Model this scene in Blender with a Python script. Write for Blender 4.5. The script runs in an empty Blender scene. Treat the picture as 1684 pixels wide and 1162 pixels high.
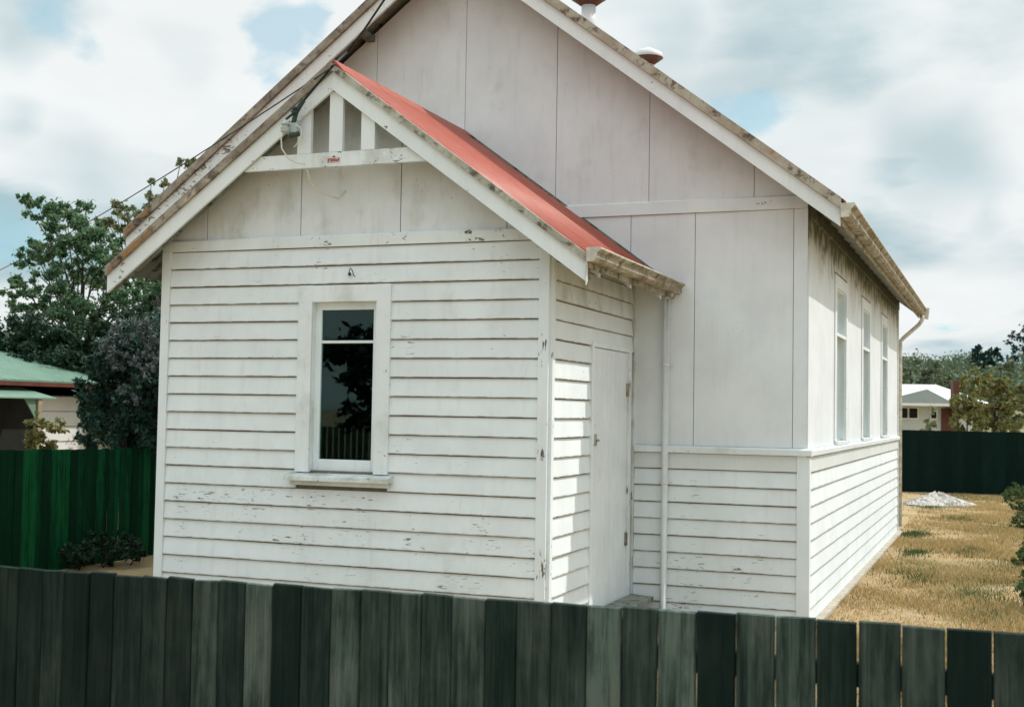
import bpy, bmesh, math, random
import numpy as np
from mathutils import Vector, Matrix
R = math.radians
rnd = random.Random(7)
S = bpy.context.scene
COL = S.collection

# ------------------------------------------------------------------ camera
CAM = Vector((6.91243, -9.28730, 1.89708))
FW = Vector((-0.361229, 0.931338, 0.046079)); RT = Vector((0.932477, 0.360840, 0.016789)); UP = Vector((0.000991, -0.049032, 0.998797))
cd = bpy.data.cameras.new('camera'); cam = bpy.data.objects.new('camera', cd); COL.objects.link(cam)
cam.matrix_world = Matrix(((RT.x, UP.x, -FW.x, CAM.x), (RT.y, UP.y, -FW.y, CAM.y), (RT.z, UP.z, -FW.z, CAM.z), (0, 0, 0, 1)))
cd.sensor_width = 36; cd.lens = 2082.31 / 1684 * 36; cd.clip_start = .1; cd.clip_end = 6000
cd.dof.use_dof = True; cd.dof.focus_distance = 9.8; cd.dof.aperture_fstop = 5.0
S.camera = cam
FH = Vector((-0.36161, 0.93233, 0)); RH = Vector((0.93233, 0.36161, 0))
def at(px, depth, z=0.0):
    "plan position on the site seen along picture column px at a given distance"
    q = CAM + FH * depth + RH * ((px - 842) / 2082 * depth)
    return Vector((q.x, q.y, z))
def zat(px, py, depth):
    return 1.897 + (677 - .0168 * (842 - px) - py) / 2082 * depth

# ------------------------------------------------------------------ world, sun, exposure
SUN = Vector((1, .746, 1.635)).normalized()
W = bpy.data.worlds.new('World'); S.world = W; W.use_nodes = True
def nd(t, typ, **k):
    n = t.nodes.new(typ)
    for a, b in k.items():
        if a.startswith('i_'): n.inputs[a[2:].replace('_', ' ')].default_value = b
        else: setattr(n, a, b)
    return n
def mth(t, op, a, b=None, c=None, clamp=False):
    n = t.nodes.new('ShaderNodeMath'); n.operation = op; n.use_clamp = clamp
    for i, v in enumerate((a, b, c)):
        if v is None: continue
        if hasattr(v, 'links'): t.links.new(v, n.inputs[i])
        else: n.inputs[i].default_value = v
    return n.outputs[0]
def vmth(t, op, a, b=None):
    n = t.nodes.new('ShaderNodeVectorMath'); n.operation = op
    for i, v in enumerate((a, b)):
        if v is None: continue
        if hasattr(v, 'links'): t.links.new(v, n.inputs[i])
        else: n.inputs[i].default_value = v
    return n.outputs['Value'] if op in ('DOT_PRODUCT', 'LENGTH') else n.outputs[0]
def mixc(t, f, a, b, typ='MIX'):
    n = t.nodes.new('ShaderNodeMix'); n.data_type = 'RGBA'; n.blend_type = typ
    for s, v in ((n.inputs[0], f), (n.inputs[6], a), (n.inputs[7], b)):
        if hasattr(v, 'links'): t.links.new(v, s)
        elif isinstance(v, (int, float)): s.default_value = v
        else: s.default_value = (*v[:3], 1)
    return n.outputs[2]
def noise(t, vec, scale, detail=4, rough=.55, dist=0.0):
    n = t.nodes.new('ShaderNodeTexNoise'); n.inputs['Scale'].default_value = scale
    n.inputs['Detail'].default_value = detail; n.inputs['Roughness'].default_value = rough; n.inputs['Distortion'].default_value = dist
    if vec is not None: t.links.new(vec, n.inputs['Vector'])
    return n.outputs['Fac']
def mrange(t, v, a, b, c=0., d=1., smooth=True):
    n = t.nodes.new('ShaderNodeMapRange'); n.interpolation_type = 'SMOOTHSTEP' if smooth else 'LINEAR'
    n.clamp = True if not smooth else True
    t.links.new(v, n.inputs[0])
    for i, x in enumerate((a, b, c, d)):
        if hasattr(x, 'links'): t.links.new(x, n.inputs[i + 1])
        else: n.inputs[i + 1].default_value = x
    return n.outputs[0]
def scalev(t, vec, sc):
    return vmth(t, 'MULTIPLY', vec, sc)
t = W.node_tree; t.nodes.clear()
sky = nd(t, 'ShaderNodeTexSky'); sky.sky_type = 'NISHITA'; sky.sun_disc = False
sky.sun_elevation = R(52.6); sky.sun_rotation = math.atan2(SUN.x, SUN.y); sky.air_density = 1.0; sky.dust_density = .6; sky.ozone_density = 1.6
bg = nd(t, 'ShaderNodeBackground'); out = nd(t, 'ShaderNodeOutputWorld'); bg.inputs['Strength'].default_value = .1
tc = nd(t, 'ShaderNodeTexCoord').outputs['Generated']
sx = nd(t, 'ShaderNodeSeparateXYZ'); t.links.new(tc, sx.inputs[0])
den = mth(t, 'MAXIMUM', mth(t, 'ADD', sx.outputs[2], .16), .03)
cx = nd(t, 'ShaderNodeCombineXYZ'); t.links.new(mth(t, 'DIVIDE', sx.outputs[0], den), cx.inputs[0]); t.links.new(mth(t, 'DIVIDE', sx.outputs[1], den), cx.inputs[1])
cpl = cx.outputs[0]
cov = noise(t, cpl, 1.25, 8, .55, .35)
cov2 = noise(t, vmth(t, 'ADD', cpl, (3.1, 7.7, 0)), .8, 4, .48, .25)
wob = noise(t, scalev(t, tc, (1, 1, 1.6)), 9.0, 5, .58)
wob2 = noise(t, scalev(t, tc, (1, 1, 2.2)), 4.5, 3, .5)
def skyblob(px, py, r0, r1, w=None, amp=.17):
    w = w or wob
    d = (FW * 2082 + RT * (px - 842) - UP * (py - 581)).normalized()
    dt = vmth(t, 'DOT_PRODUCT', vmth(t, 'NORMALIZE', tc), tuple(d))
    ang = mth(t, 'ARCCOSINE', mth(t, 'MINIMUM', dt, 1.0))
    ang = mth(t, 'ADD', ang, mth(t, 'MULTIPLY', mth(t, 'SUBTRACT', w, .5), amp))
    return mrange(t, ang, r0 / 2082, r1 / 2082, 1, 0)
blue = mrange(t, cov, .31, .24, 0, 1)
for a in ((95, 40, 0, 75), (150, 68, 0, 60), (470, 62, 5, 62), (520, 45, 5, 45), (1235, 188, 0, 48), (20, 400, 0, 40)):
    blue = mth(t, 'MAXIMUM', blue, mth(t, 'MULTIPLY', skyblob(*a), .68))
grey = mrange(t, mth(t, 'ADD', mth(t, 'MULTIPLY', cov2, .8), mth(t, 'MULTIPLY', noise(t, cpl, 2.6, 7, .6), .2)), .46, .62, 0, 1)
for a in ((1560, 250, 20, 190), (1250, 90, 10, 190), (1130, 40, 10, 150), (1450, 50, 0, 120), (1620, 350, 10, 90), (150, 285, 20, 190), (20, 60, 20, 130), (40, 200, 0, 110), (1300, 440, 0, 60), (330, 130, 0, 90)):
    grey = mth(t, 'MAXIMUM', grey, mth(t, 'MULTIPLY', skyblob(*a, wob2, .22), .68))
for a in ((380, 180, 60, 230), (1330, 260, 20, 130), (1560, 130, 10, 110), (1640, 470, 20, 120)):
    grey = mth(t, 'MULTIPLY', grey, mth(t, 'SUBTRACT', 1.0, mth(t, 'MULTIPLY', skyblob(*a, wob2, .22), .75)))
fine = mrange(t, noise(t, cpl, 3.2, 5, .5), .3, .7, .965, 1.02)
cloud = mixc(t, grey, (6.75, 7.0, 7.0), (3.1, 4.35, 4.75))
cloud = mixc(t, 1.0, cloud, fine, 'MULTIPLY')
lift = mrange(t, sx.outputs[2], .26, .85, 1.0, 1.9)      # cloud cover is brighter overhead than near the horizon
cloud = mixc(t, 1.0, cloud, lift, 'MULTIPLY')
skyc = mixc(t, 1.0, sky.outputs[0], (1.15, 1.35, 1.3), 'MULTIPLY')
skyc = mixc(t, .6, skyc, (2.3, 4.6, 5.3))
final = mixc(t, mth(t, 'MULTIPLY', blue, .8), cloud, skyc)
t.links.new(final, bg.inputs['Color']); t.links.new(bg.outputs[0], out.inputs[0])

sl = bpy.data.lights.new('sun', 'SUN'); sl.energy = 2.5; sl.angle = R(.55); sl.color = (1, .94, .87)
so = bpy.data.objects.new('sun', sl); COL.objects.link(so); so.rotation_euler = SUN.to_track_quat('Z', 'Y').to_euler(); so.location = (12, 8, 20)
S.view_settings.view_transform = 'Standard'; S.view_settings.look = 'None'; S.view_settings.exposure = 0.4; S.view_settings.gamma = 1.0
S.view_settings.use_curve_mapping = False

# ------------------------------------------------------------------ materials
def mat(name, rough=.7, spec=.3):
    m = bpy.data.materials.new(name); m.use_nodes = True
    b = m.node_tree.nodes['Principled BSDF']; b.inputs['Roughness'].default_value = rough
    b.inputs['Specular IOR Level'].default_value = spec
    return m, m.node_tree, b
def bump(t, b, h, strength=.3, dist=.004):
    n = nd(t, 'ShaderNodeBump'); n.inputs['Strength'].default_value = strength; n.inputs['Distance'].default_value = dist
    t.links.new(h, n.inputs['Height']); t.links.new(n.outputs[0], b.inputs['Normal'])
def pos(t): return nd(t, 'ShaderNodeNewGeometry').outputs['Position']
def oinfo(t):
    o = nd(t, 'ShaderNodeObjectInfo'); s = nd(t, 'ShaderNodeSeparateColor'); t.links.new(o.outputs['Color'], s.inputs[0])
    return s.outputs[0], s.outputs[1], s.outputs[2], o.outputs['Random']

def paint(name, base=(.775, .845, .875), wood=(.17, .145, .115), stretch=(10, 10, 60), rough=.6, edge=True):
    "old flaking gloss paint; object colour R = flaking, G = grime / mould, B = tone"
    m, t, b = mat(name, rough, .35)
    P = pos(t); pr, pg, pb, rn = oinfo(t)
    n1 = noise(t, P, 2.2, 5, .6); n2 = noise(t, scalev(t, P, (14, 14, 1.6)), 1.0, 5, .65)
    c = mixc(t, mrange(t, n1, .3, .72), base, tuple(x * .90 for x in base))
    st = mrange(t, n2, .50, .78)
    c = mixc(t, mth(t, 'MULTIPLY', st, mth(t, 'ADD', .10, mth(t, 'MULTIPLY', pg, .45))), c, (.40, .38, .30))
    # mould / brown stain that collects in patches
    n3 = noise(t, scalev(t, P, (3, 3, 2.0)), 1.0, 6, .62)
    gm = mrange(t, mth(t, 'ADD', n3, mth(t, 'MULTIPLY', pg, .35)), .62, .86)
    c = mixc(t, mth(t, 'MULTIPLY', gm, mth(t, 'MULTIPLY', pg, .9, clamp=True)), c, (.25, .25, .17))
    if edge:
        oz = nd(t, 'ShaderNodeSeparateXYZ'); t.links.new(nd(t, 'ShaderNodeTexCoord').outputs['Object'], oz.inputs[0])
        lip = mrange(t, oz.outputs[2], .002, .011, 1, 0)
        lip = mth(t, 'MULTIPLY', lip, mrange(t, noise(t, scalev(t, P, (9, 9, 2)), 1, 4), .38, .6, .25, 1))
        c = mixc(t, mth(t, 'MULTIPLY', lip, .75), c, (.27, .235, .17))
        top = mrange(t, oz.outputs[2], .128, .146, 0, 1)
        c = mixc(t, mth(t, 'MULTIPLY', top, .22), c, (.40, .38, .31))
    big = noise(t, P, 2.3, 3); fl = noise(t, scalev(t, P, stretch), 1.0, 8, .72, .4)
    s = mth(t, 'ADD', fl, mth(t, 'ADD', mth(t, 'MULTIPLY', big, .55), mth(t, 'MULTIPLY', pr, .15)))
    k = mrange(t, s, 1.005, 1.03)
    c = mixc(t, k, c, mixc(t, mrange(t, noise(t, scalev(t, P, stretch), 2.2), .4, .6), wood, tuple(x * .4 for x in wood)))
    c = mixc(t, mth(t, 'MULTIPLY', pb, .5), c, (.55, .50, .42))
    t.links.new(c, b.inputs['Base Color'])
    bump(t, b, mth(t, 'SUBTRACT', mth(t, 'MULTIPLY', noise(t, scalev(t, P, (6, 6, 40)), 1.5, 5), .4), k), .35, .003)
    return m
M = {}
M['paint'] = paint('white_board_paint')
M['trimv'] = paint('white_upright_paint', base=(.775, .845, .875), stretch=(26, 26, 7), edge=False)
M['trim'] = paint('white_trim_paint', stretch=(16, 16, 30), edge=False)
M['sheet'] = paint('white_sheet_paint', base=(.75, .805, .845), stretch=(30, 30, 30), edge=False)
def simple(name, c, rough=.8, var=.25, scale=6, spec=.25, metal=0, sc3=(1, 1, 1), c2=None, bs=.2):
    m, t, b = mat(name, rough, spec); P = pos(t)
    n = noise(t, scalev(t, P, sc3), scale, 6, .62)
    c2 = c2 or tuple(x * (1 - var) for x in c)
    t.links.new(mixc(t, mrange(t, n, .35, .68), c, c2), b.inputs['Base Color']); b.inputs['Metallic'].default_value = metal
    bump(t, b, n, bs, .004)
    return m
def weather(name, cols, sc3, scale=1.0, bs=.5):
    m, t, b = mat(name, .85, .2); P = pos(t)
    n = noise(t, scalev(t, P, sc3), scale, 7, .66); n2 = noise(t, P, 9, 6, .7)
    c = mixc(t, mrange(t, n, .40, .60), cols[0], cols[1]); c = mixc(t, mrange(t, n2, .50, .64), c, cols[2])
    c = mixc(t, mrange(t, noise(t, P, 3.1, 5, .65), .58, .68), c, cols[3])
    t.links.new(c, b.inputs['Base Color']); bump(t, b, n2, bs, .006)
    return m
M['cap'] = weather('weathered_barge_moulding', [(.46, .47, .41), (.34, .32, .26), (.10, .095, .075), (.27, .20, .12)], (5, 5, 5))
M['captan'] = weather('tan_weathered_moulding', [(.44, .42, .35), (.36, .31, .24), (.12, .095, .08), (.32, .22, .13)], (6, 6, 6))
M['capmain'] = weather('bare_weathered_timber', [(.33, .30, .25), (.22, .19, .155), (.13, .11, .085), (.42, .37, .30)], (5, 5, 5))
M['rust'] = weather('rotten_orange_timber', [(.33, .17, .06), (.22, .18, .13), (.05, .035, .025), (.33, .27, .2)], (9, 9, 9))
M['gutter'] = weather('old_gutter_paint', [(.40, .375, .30), (.27, .235, .17), (.09, .08, .055), (.20, .165, .11)], (14, 5, 14))
M['gutlip'] = simple('gutter_lip_paint', (.66, .64, .56), .5, .35, 12)
M['gap'] = simple('dirty_joint', (.20, .18, .14), .95, .3, 8)
M['inside'] = simple('dark_room_and_shade', (.018, .02, .018), .95, .3, 3)
M['soffit'] = weather('grey_eave_lining', [(.20, .21, .18), (.13, .14, .11), (.05, .055, .04), (.25, .24, .2)], (3, 3, 3))
M['red'] = simple('faded_red_roof_paint', (.33, .066, .04), .5, .3, 5, .35, sc3=(1, 6, 1), c2=(.38, .11, .075))
M['capiron'] = simple('dull_ridge_iron', (.30, .31, .31), .5, .3, 4)
M['pipe'] = simple('white_pipe_paint', (.70, .72, .71), .45, .08, 8)
M['galv'] = simple('white_galvanised_vent', (.66, .70, .72), .4, .12, 6)
M['ventred'] = simple('vent_underside_roof_reflection', (.12, .07, .055), .6, .3, 9)  # brown with the red roof's reflection painted into it
M['step'] = weather('worn_step_timber', [(.28, .30, .26), (.20, .20, .17), (.09, .085, .07), (.35, .33, .28)], (2, 20, 2))
M['blackcable'] = simple('black_cable_rubber', (.012, .022, .02), .5, .2, 5)
M['bracket'] = simple('dark_green_fitting', (.04, .075, .065), .5, .4, 30)
M['porcelain'] = simple('pale_grey_fitting', (.42, .47, .46), .35, .15, 20)
M['wire'] = simple('white_wire', (.66, .66, .58), .5, .1, 10)
M['redmark'] = simple('red_sticker_print', (.42, .09, .08), .6, .2, 40)
M['sticker'] = simple('pale_sticker', (.60, .58, .52), .6, .15, 40)
M['brick'] = simple('red_brick', (.12, .055, .04), .9, .4, 25)
M['concrete'] = simple('pale_footing', (.50, .46, .38), .9, .3, 9)
M['greenroof'] = simple('pale_green_roof_paint', (.165, .275, .21), .55, .15, 3)
M['fascia'] = simple('red_brown_fascia', (.13, .04, .025), .6, .3, 6)
M['plank'] = simple('white_house_plank', (.70, .72, .70), .6, .08, 3)
M['tanpost'] = simple('tan_post', (.34, .28, .19), .8, .25, 6)
M['whiteroof'] = simple('pale_iron_roof', (.80, .81, .80), .45, .05, 3)
M['housepale'] = simple('pale_house_wall', (.50, .55, .53), .8, .08, 2)
M['housegable'] = simple('grey_gable_sheet', (.30, .36, .36), .8, .06, 2)
M['chimney'] = M['brick']
M['gravel'] = simple('pale_gravel', (.56, .53, .49), .95, .45, 22, c2=(.40, .38, .35), bs=.8)
def glassmat():
    m, t, b = mat('window_glass', .03, .5)
    t.nodes.remove(b); o = [n for n in t.nodes if n.type == 'OUTPUT_MATERIAL'][0]
    fr = nd(t, 'ShaderNodeFresnel'); fr.inputs[0].default_value = 1.52
    g = nd(t, 'ShaderNodeBsdfGlossy'); g.inputs['Roughness'].default_value = .012; g.inputs['Color'].default_value = (.80, 1, .98, 1)
    tr = nd(t, 'ShaderNodeBsdfTransparent'); tr.inputs['Color'].default_value = (.5, .75, .72, 1)
    mx = nd(t, 'ShaderNodeMixShader')
    t.links.new(mth(t, 'MULTIPLY', fr.outputs[0], .62), mx.inputs[0]); t.links.new(tr.outputs[0], mx.inputs[1]); t.links.new(g.outputs[0], mx.inputs[2]); t.links.new(mx.outputs[0], o.inputs[0])
    return m
M['glass'] = glassmat()
def fencemat(name, dark, light, warm, sc=(26, 26, 1.5), lichen=True):
    m, t, b = mat(name, .92, .12); P = pos(t); pr, pg, pb, rn = oinfo(t)
    off = vmth(t, 'ADD', P, (0, 0, 0))
    cmb = nd(t, 'ShaderNodeCombineXYZ'); t.links.new(mth(t, 'MULTIPLY', rn, 37.), cmb.inputs[2])
    off = vmth(t, 'ADD', P, cmb.outputs[0])
    g = noise(t, scalev(t, off, sc), 1.6, 8, .68, .3); g2 = noise(t, scalev(t, off, (sc[0] * 2.6, sc[1] * 2.6, sc[2])), 1.0, 6, .7)
    blot = noise(t, scalev(t, off, (5, 5, 2.2)), 1.0, 6, .62)
    f = mth(t, 'ADD', mth(t, 'MULTIPLY', mrange(t, g, .36, .66), .52), mth(t, 'MULTIPLY', mrange(t, blot, .38, .64), .46))
    f = mth(t, 'MULTIPLY', f, mrange(t, g2, .36, .64, 1.12, .72))
    f = mth(t, 'MULTIPLY', mth(t, 'ADD', f, .12), mth(t, 'ADD', mth(t, 'MULTIPLY', mth(t, 'POWER', pr, 1.5), 1.5), .03))
    c = mixc(t, f, dark, light)
    c = mixc(t, mth(t, 'MULTIPLY', mrange(t, blot, .5, .72), mth(t, 'MULTIPLY', pr, .45)), c, warm)
    c = mixc(t, mth(t, 'MULTIPLY', mrange(t, g2, .54, .66), .5), c, tuple(x * .5 for x in dark))
    t.links.new(c, b.inputs['Base Color']); bump(t, b, mth(t, 'ADD', g, mth(t, 'MULTIPLY', g2, .6)), .55, .004)
    return m
M['paling'] = fencemat('weathered_paling', (.003, .011, .0095), (.095, .135, .115), (.135, .130, .110))
M['greenpaling'] = fencemat('green_fence_paint', (.002, .022, .010), (.006, .105, .034), (.012, .095, .03))
M['darkpaling'] = fencemat('dark_fence_paint', (.002, .011, .009), (.005, .020, .016), (.006, .018, .012))
def groundmat():
    m, t, b = mat('dry_lawn', .97, .1); P = pos(t)
    a = noise(t, P, .55, 6, .6); f = noise(t, P, 5, 8, .7); g = noise(t, P, 26, 4, .6)
    c = mixc(t, mrange(t, f, .3, .7), (.46, .345, .20), (.37, .26, .14))
    c = mixc(t, mrange(t, a, .52, .68, 0, .8), c, (.19, .19, .08))
    c = mixc(t, mrange(t, noise(t, P, 1.7, 4), .60, .72), c, (.44, .38, .27))
    c = mixc(t, mrange(t, g, .55, .7, 0, .6), c, (.15, .11, .05))
    t.links.new(c, b.inputs['Base Color']); bump(t, b, f, .8, .04)
    return m
M['ground'] = groundmat()
M['hill'] = simple('hill_paddock', (.30, .25, .14), .95, .3, .05, c2=(.14, .16, .07))
M['asphalt'] = simple('old_asphalt', (.06, .06, .058), .9, .2, 12)
def leafmat(name, a, b_, c3=None, rough=.6, trans=.25, scale=1.4):
    m, t, b = mat(name, rough, .25)
    g = nd(t, 'ShaderNodeNewGeometry'); n = noise(t, g.outputs['Position'], scale, 3, .6)
    f = mth(t, 'ADD', mth(t, 'MULTIPLY', g.outputs['Random Per Island'], .6), mth(t, 'MULTIPLY', mrange(t, n, .35, .65), .4))
    c = mixc(t, f, a, b_)
    if c3: c = mixc(t, mrange(t, g.outputs['Random Per Island'], .80, .84), c, c3)
    t.links.new(c, b.inputs['Base Color'])
    tl = nd(t, 'ShaderNodeBsdfTranslucent'); t.links.new(mixc(t, .5, c, (.10, .16, .02)), tl.inputs[0])
    mx = nd(t, 'ShaderNodeMixShader'); mx.inputs[0].default_value = trans
    o = [n for n in t.nodes if n.type == 'OUTPUT_MATERIAL'][0]
    t.links.new(b.outputs[0], mx.inputs[1]); t.links.new(tl.outputs[0], mx.inputs[2]); t.links.new(mx.outputs[0], o.inputs[0])
    return m
M['leaf_green'] = leafmat('acacia_leaf', (.05, .14, .085), (.14, .25, .155), (.24, .34, .20), trans=.5)
M['leaf_dark'] = leafmat('hedge_leaf', (.008, .028, .016), (.02, .055, .03), trans=.1)
M['leaf_lilac'] = leafmat('grey_shrub_leaf', (.010, .042, .032), (.03, .078, .06), trans=.12)
M['flower'] = leafmat('mauve_blossom', (.085, .125, .12), (.18, .20, .215), trans=.15)
M['leaf_yellow'] = leafmat('pale_gum_leaf', (.16, .19, .10), (.30, .31, .19))
M['leaf_olive'] = leafmat('olive_gum_leaf', (.13, .16, .05), (.27, .26, .11), (.30, .22, .10))
M['leaf_hill'] = leafmat('hazed_gum_leaf', (.065, .12, .09), (.14, .185, .125), (.20, .19, .11))  # distance haze mixed into these paler, bluer leaf colours
M['leaf_pine'] = leafmat('pine_needle', (.008, .04, .035), (.02, .07, .055), trans=.05)
M['weed'] = leafmat('green_weed', (.045, .085, .03), (.10, .14, .05))
M['straw'] = leafmat('straw_blade', (.62, .44, .235), (.52, .35, .175), (.28, .25, .10), rough=.8, trans=.3, scale=2.5)
M['bark'] = simple('grey_bark', (.06, .055, .045), .9, .4, 9)

# ------------------------------------------------------------------ helpers
def link(name, me, parent=None, loc=(0, 0, 0), col=None):
    o = bpy.data.objects.new(name, me); COL.objects.link(o); o.location = loc
    if parent is not None: o.parent = parent
    if col is not None: o.color = (*col, 1)
    return o
def meobj(name, V, F, m, parent=None, loc=(0, 0, 0), col=None, smooth=False):
    me = bpy.data.meshes.new(name); me.from_pydata([tuple(v) for v in V], [], F); me.update()
    ms = m if isinstance(m, (list, tuple)) else [m]
    for x in ms: me.materials.append(x)
    if smooth:
        for p in me.polygons: p.use_smooth = True
    return link(name, me, parent, loc, col)
class MB:
    def __init__(s): s.V = []; s.F = []; s.mi = []
    def add(s, V, F, mi=0):
        n = len(s.V); s.V += [tuple(v) for v in V]; s.F += [tuple(i + n for i in f) for f in F]; s.mi += [mi] * len(F); return s
    def box(s, x0, x1, y0, y1, z0, z1, mi=0, c=0):
        V = [(x, y, z) for x in (x0, x1) for y in (y0, y1) for z in (z0, z1)]
        F = [(0, 1, 3, 2), (4, 6, 7, 5), (0, 4, 5, 1), (2, 3, 7, 6), (0, 2, 6, 4), (1, 5, 7, 3)]
        return s.add(V, F, mi)
    def prism(s, poly, axis, a, b, mi=0, nseg=1, jit=0):
        "polygon (2D list) extruded along axis between a and b; poly coords are the other two axes in order"
        n = len(poly); V = []
        for i in range(nseg + 1):
            q = a + (b - a) * i / nseg
            ja, jb = (rnd.uniform(-jit, jit), rnd.uniform(-jit, jit)) if 0 < i < nseg else (0, 0)
            for (u, v) in poly:
                u2, v2 = u + ja, v + jb
                V.append({'x': (q, u2, v2), 'y': (u2, q, v2), 'z': (u2, v2, q)}[axis])
        F = [tuple(range(n))[::-1], tuple(range(nseg * n, nseg * n + n))]
        for i in range(nseg):
            for j in range(n):
                k = (j + 1) % n; F.append((i * n + j, i * n + k, (i + 1) * n + k, (i + 1) * n + j))
        return s.add(V, F, mi)
    def tube(s, pts, r, n=8, mi=0, r2=None):
        pts = [Vector(p) for p in pts]; V = []; F = []
        m = len(pts)
        for i, p in enumerate(pts):
            d = (pts[min(i + 1, m - 1)] - pts[max(i - 1, 0)]).normalized()
            u = d.orthogonal().normalized() if i == 0 else (u - d * u.dot(d)).normalized()
            w = d.cross(u); rr = r if r2 is None else r + (r2 - r) * i / (m - 1)
            for j in range(n):
                a = 2 * math.pi * j / n; V.append(p + u * math.cos(a) * rr + w * math.sin(a) * rr)
        for i in range(m - 1):
            for j in range(n):
                k = (j + 1) % n; F.append((i * n + j, i * n + k, (i + 1) * n + k, (i + 1) * n + j))
        F += [tuple(range(n))[::-1], tuple(range((m - 1) * n, m * n))]
        return s.add(V, F, mi)
    def lathe(s, prof, c, n=20, mi=0):
        V = []; F = []; m = len(prof)
        for (r, z) in prof:
            for j in range(n):
                a = 2 * math.pi * j / n; V.append((c[0] + r * math.cos(a), c[1] + r * math.sin(a), c[2] + z))
        for i in range(m - 1):
            for j in range(n):
                k = (j + 1) % n; F.append((i * n + j, i * n + k, (i + 1) * n + k, (i + 1) * n + j))
        F += [tuple(range(n))[::-1], tuple(range((m - 1) * n, m * n))]
        return s.add(V, F, mi)
    def obj(s, name, m, parent=None, col=None, loc=(0, 0, 0), bevel=0, smooth=False):
        me = bpy.data.meshes.new(name); me.from_pydata(s.V, [], s.F); me.update()
        for x in (m if isinstance(m, (list, tuple)) else [m]): me.materials.append(x)
        for p, i in zip(me.polygons, s.mi): p.material_index = i; p.use_smooth = smooth
        bm = bmesh.new(); bm.from_mesh(me); bmesh.ops.recalc_face_normals(bm, faces=bm.faces)
        if bevel: bmesh.ops.bevel(bm, geom=list(bm.edges), offset=bevel, segments=1, affect='EDGES')
        bm.to_mesh(me); bm.free()
        return link(name, me, parent, loc, col)
def thing(name, label, cat, loc=(0, 0, 0), group=None, rz=0):
    o = bpy.data.objects.new(name, None); COL.objects.link(o); o.location = loc; o.rotation_euler = (0, 0, rz)
    o['label'] = label; o['category'] = cat
    if group: o['group'] = group
    o.empty_display_size = .3
    return o
def tag(o, label, cat, group=None):
    o['label'] = label; o['category'] = cat
    if group: o['group'] = group
    return o
def struct(o): o['kind'] = 'structure'; return o
def stuff(o): o['kind'] = 'stuff'; return o

# ------------------------------------------------------------------ ground, hill, road
H = 3.25; PB = .155; W1 = 3.624; D1 = 2.379; W2 = 5.263; XL = -1.64; Y2 = 12.81
def ground():
    n = 70; V = []; F = []
    xs = sorted(set([round(x, 3) for x in np.concatenate([np.linspace(-12, 22, 69), -12 - np.geomspace(1, 2500, 20), 22 + np.geomspace(1, 2500, 20)])]))
    ys = sorted(set([round(x, 3) for x in np.concatenate([np.linspace(-10, 32, 85), -10 - np.geomspace(1, 2500, 20), 32 + np.geomspace(1, 2500, 20)])]))
    r = random.Random(3)
    for y in ys:
        for x in xs:
            V.append((x, y, r.uniform(-.02, .012) if (-12 < x < 22 and -10 < y < 32) else -.01))
    nx = len(xs)
    for j in range(len(ys) - 1):
        for i in range(nx - 1): F.append((j * nx + i, j * nx + i + 1, (j + 1) * nx + i + 1, (j + 1) * nx + i))
    o = meobj('ground', V, F, M['ground'], smooth=True); struct(o)
ground()
rd = MB().box(-60, 60, -20, -12.5, -.02, .02).obj('road', M['asphalt']); struct(rd)
def hill_h(a, d):
    # a: azimuth offset from +Y in radians (to +X), d: distance from camera
    s = min(max((d - 150) / 270, 0), 1); s = s * s * (3 - 2 * s)
    prof = 14.6 + 1.4 * math.sin(a * 9 + 1) + .8 * math.sin(a * 23)
    return -1 + s * prof
def hill():
    V = []; F = []; na = 90; ds = [135, 160, 190, 220, 250, 280, 310, 340, 370, 400, 430, 470, 560, 750]
    for d in ds:
        for i in range(na + 1):
            a = R(-75) + R(150) * i / na
            V.append((CAM.x + d * math.sin(a), CAM.y + d * math.cos(a), hill_h(a, d) if d < 560 else hill_h(a, 430) * (.6 if d < 700 else -.1)))
    for j in range(len(ds) - 1):
        for i in range(na): F.append((j * (na + 1) + i, j * (na + 1) + i + 1, (j + 1) * (na + 1) + i + 1, (j + 1) * (na + 1) + i))
    struct(meobj('hill', V, F, M['hill'], smooth=True))
hill()

# ------------------------------------------------------------------ the hall
hall = thing('weatherboard_hall', 'old white timber hall with flaking paint, steep gables and a small red roofed front porch', 'building')
BPROF = [(0.004, 0), (.024, 0), (.0235, .012), (.008, PB - .008), (.003, PB - .008)]
def board(parent, axis, plane, sgn, a, b, z, peel=.2, grime=.1, mname='paint', tone=None, h=PB):
    "one weatherboard. axis 'x' runs along X on plane y=plane facing sgn; axis 'y' runs along Y on plane x=plane"
    mb = MB(); k = 1; pr = [(sgn * u, max(v * k if v > .02 else v, 0)) for u, v in BPROF]
    n = max(2, int(abs(b - a) / .45)); L = b - a
    n0 = len(mb.V); mb.prism(pr, axis, 0, L, nseg=n, jit=.0012)
    loc = (a, plane, z) if axis == 'x' else (plane, a, z)
    j = rnd.uniform(-.0015, .0015)
    loc = (loc[0] + (j if axis == 'y' else 0), loc[1] + (j if axis == 'x' else 0), loc[2] + rnd.uniform(-.0015, .0015))
    o = mb.obj('weatherboard', M[mname], parent, (min(max(peel + rnd.uniform(-.1, .12), 0), 1), grime, tone if tone is not None else rnd.uniform(0, .14)), loc)
    return o

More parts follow.
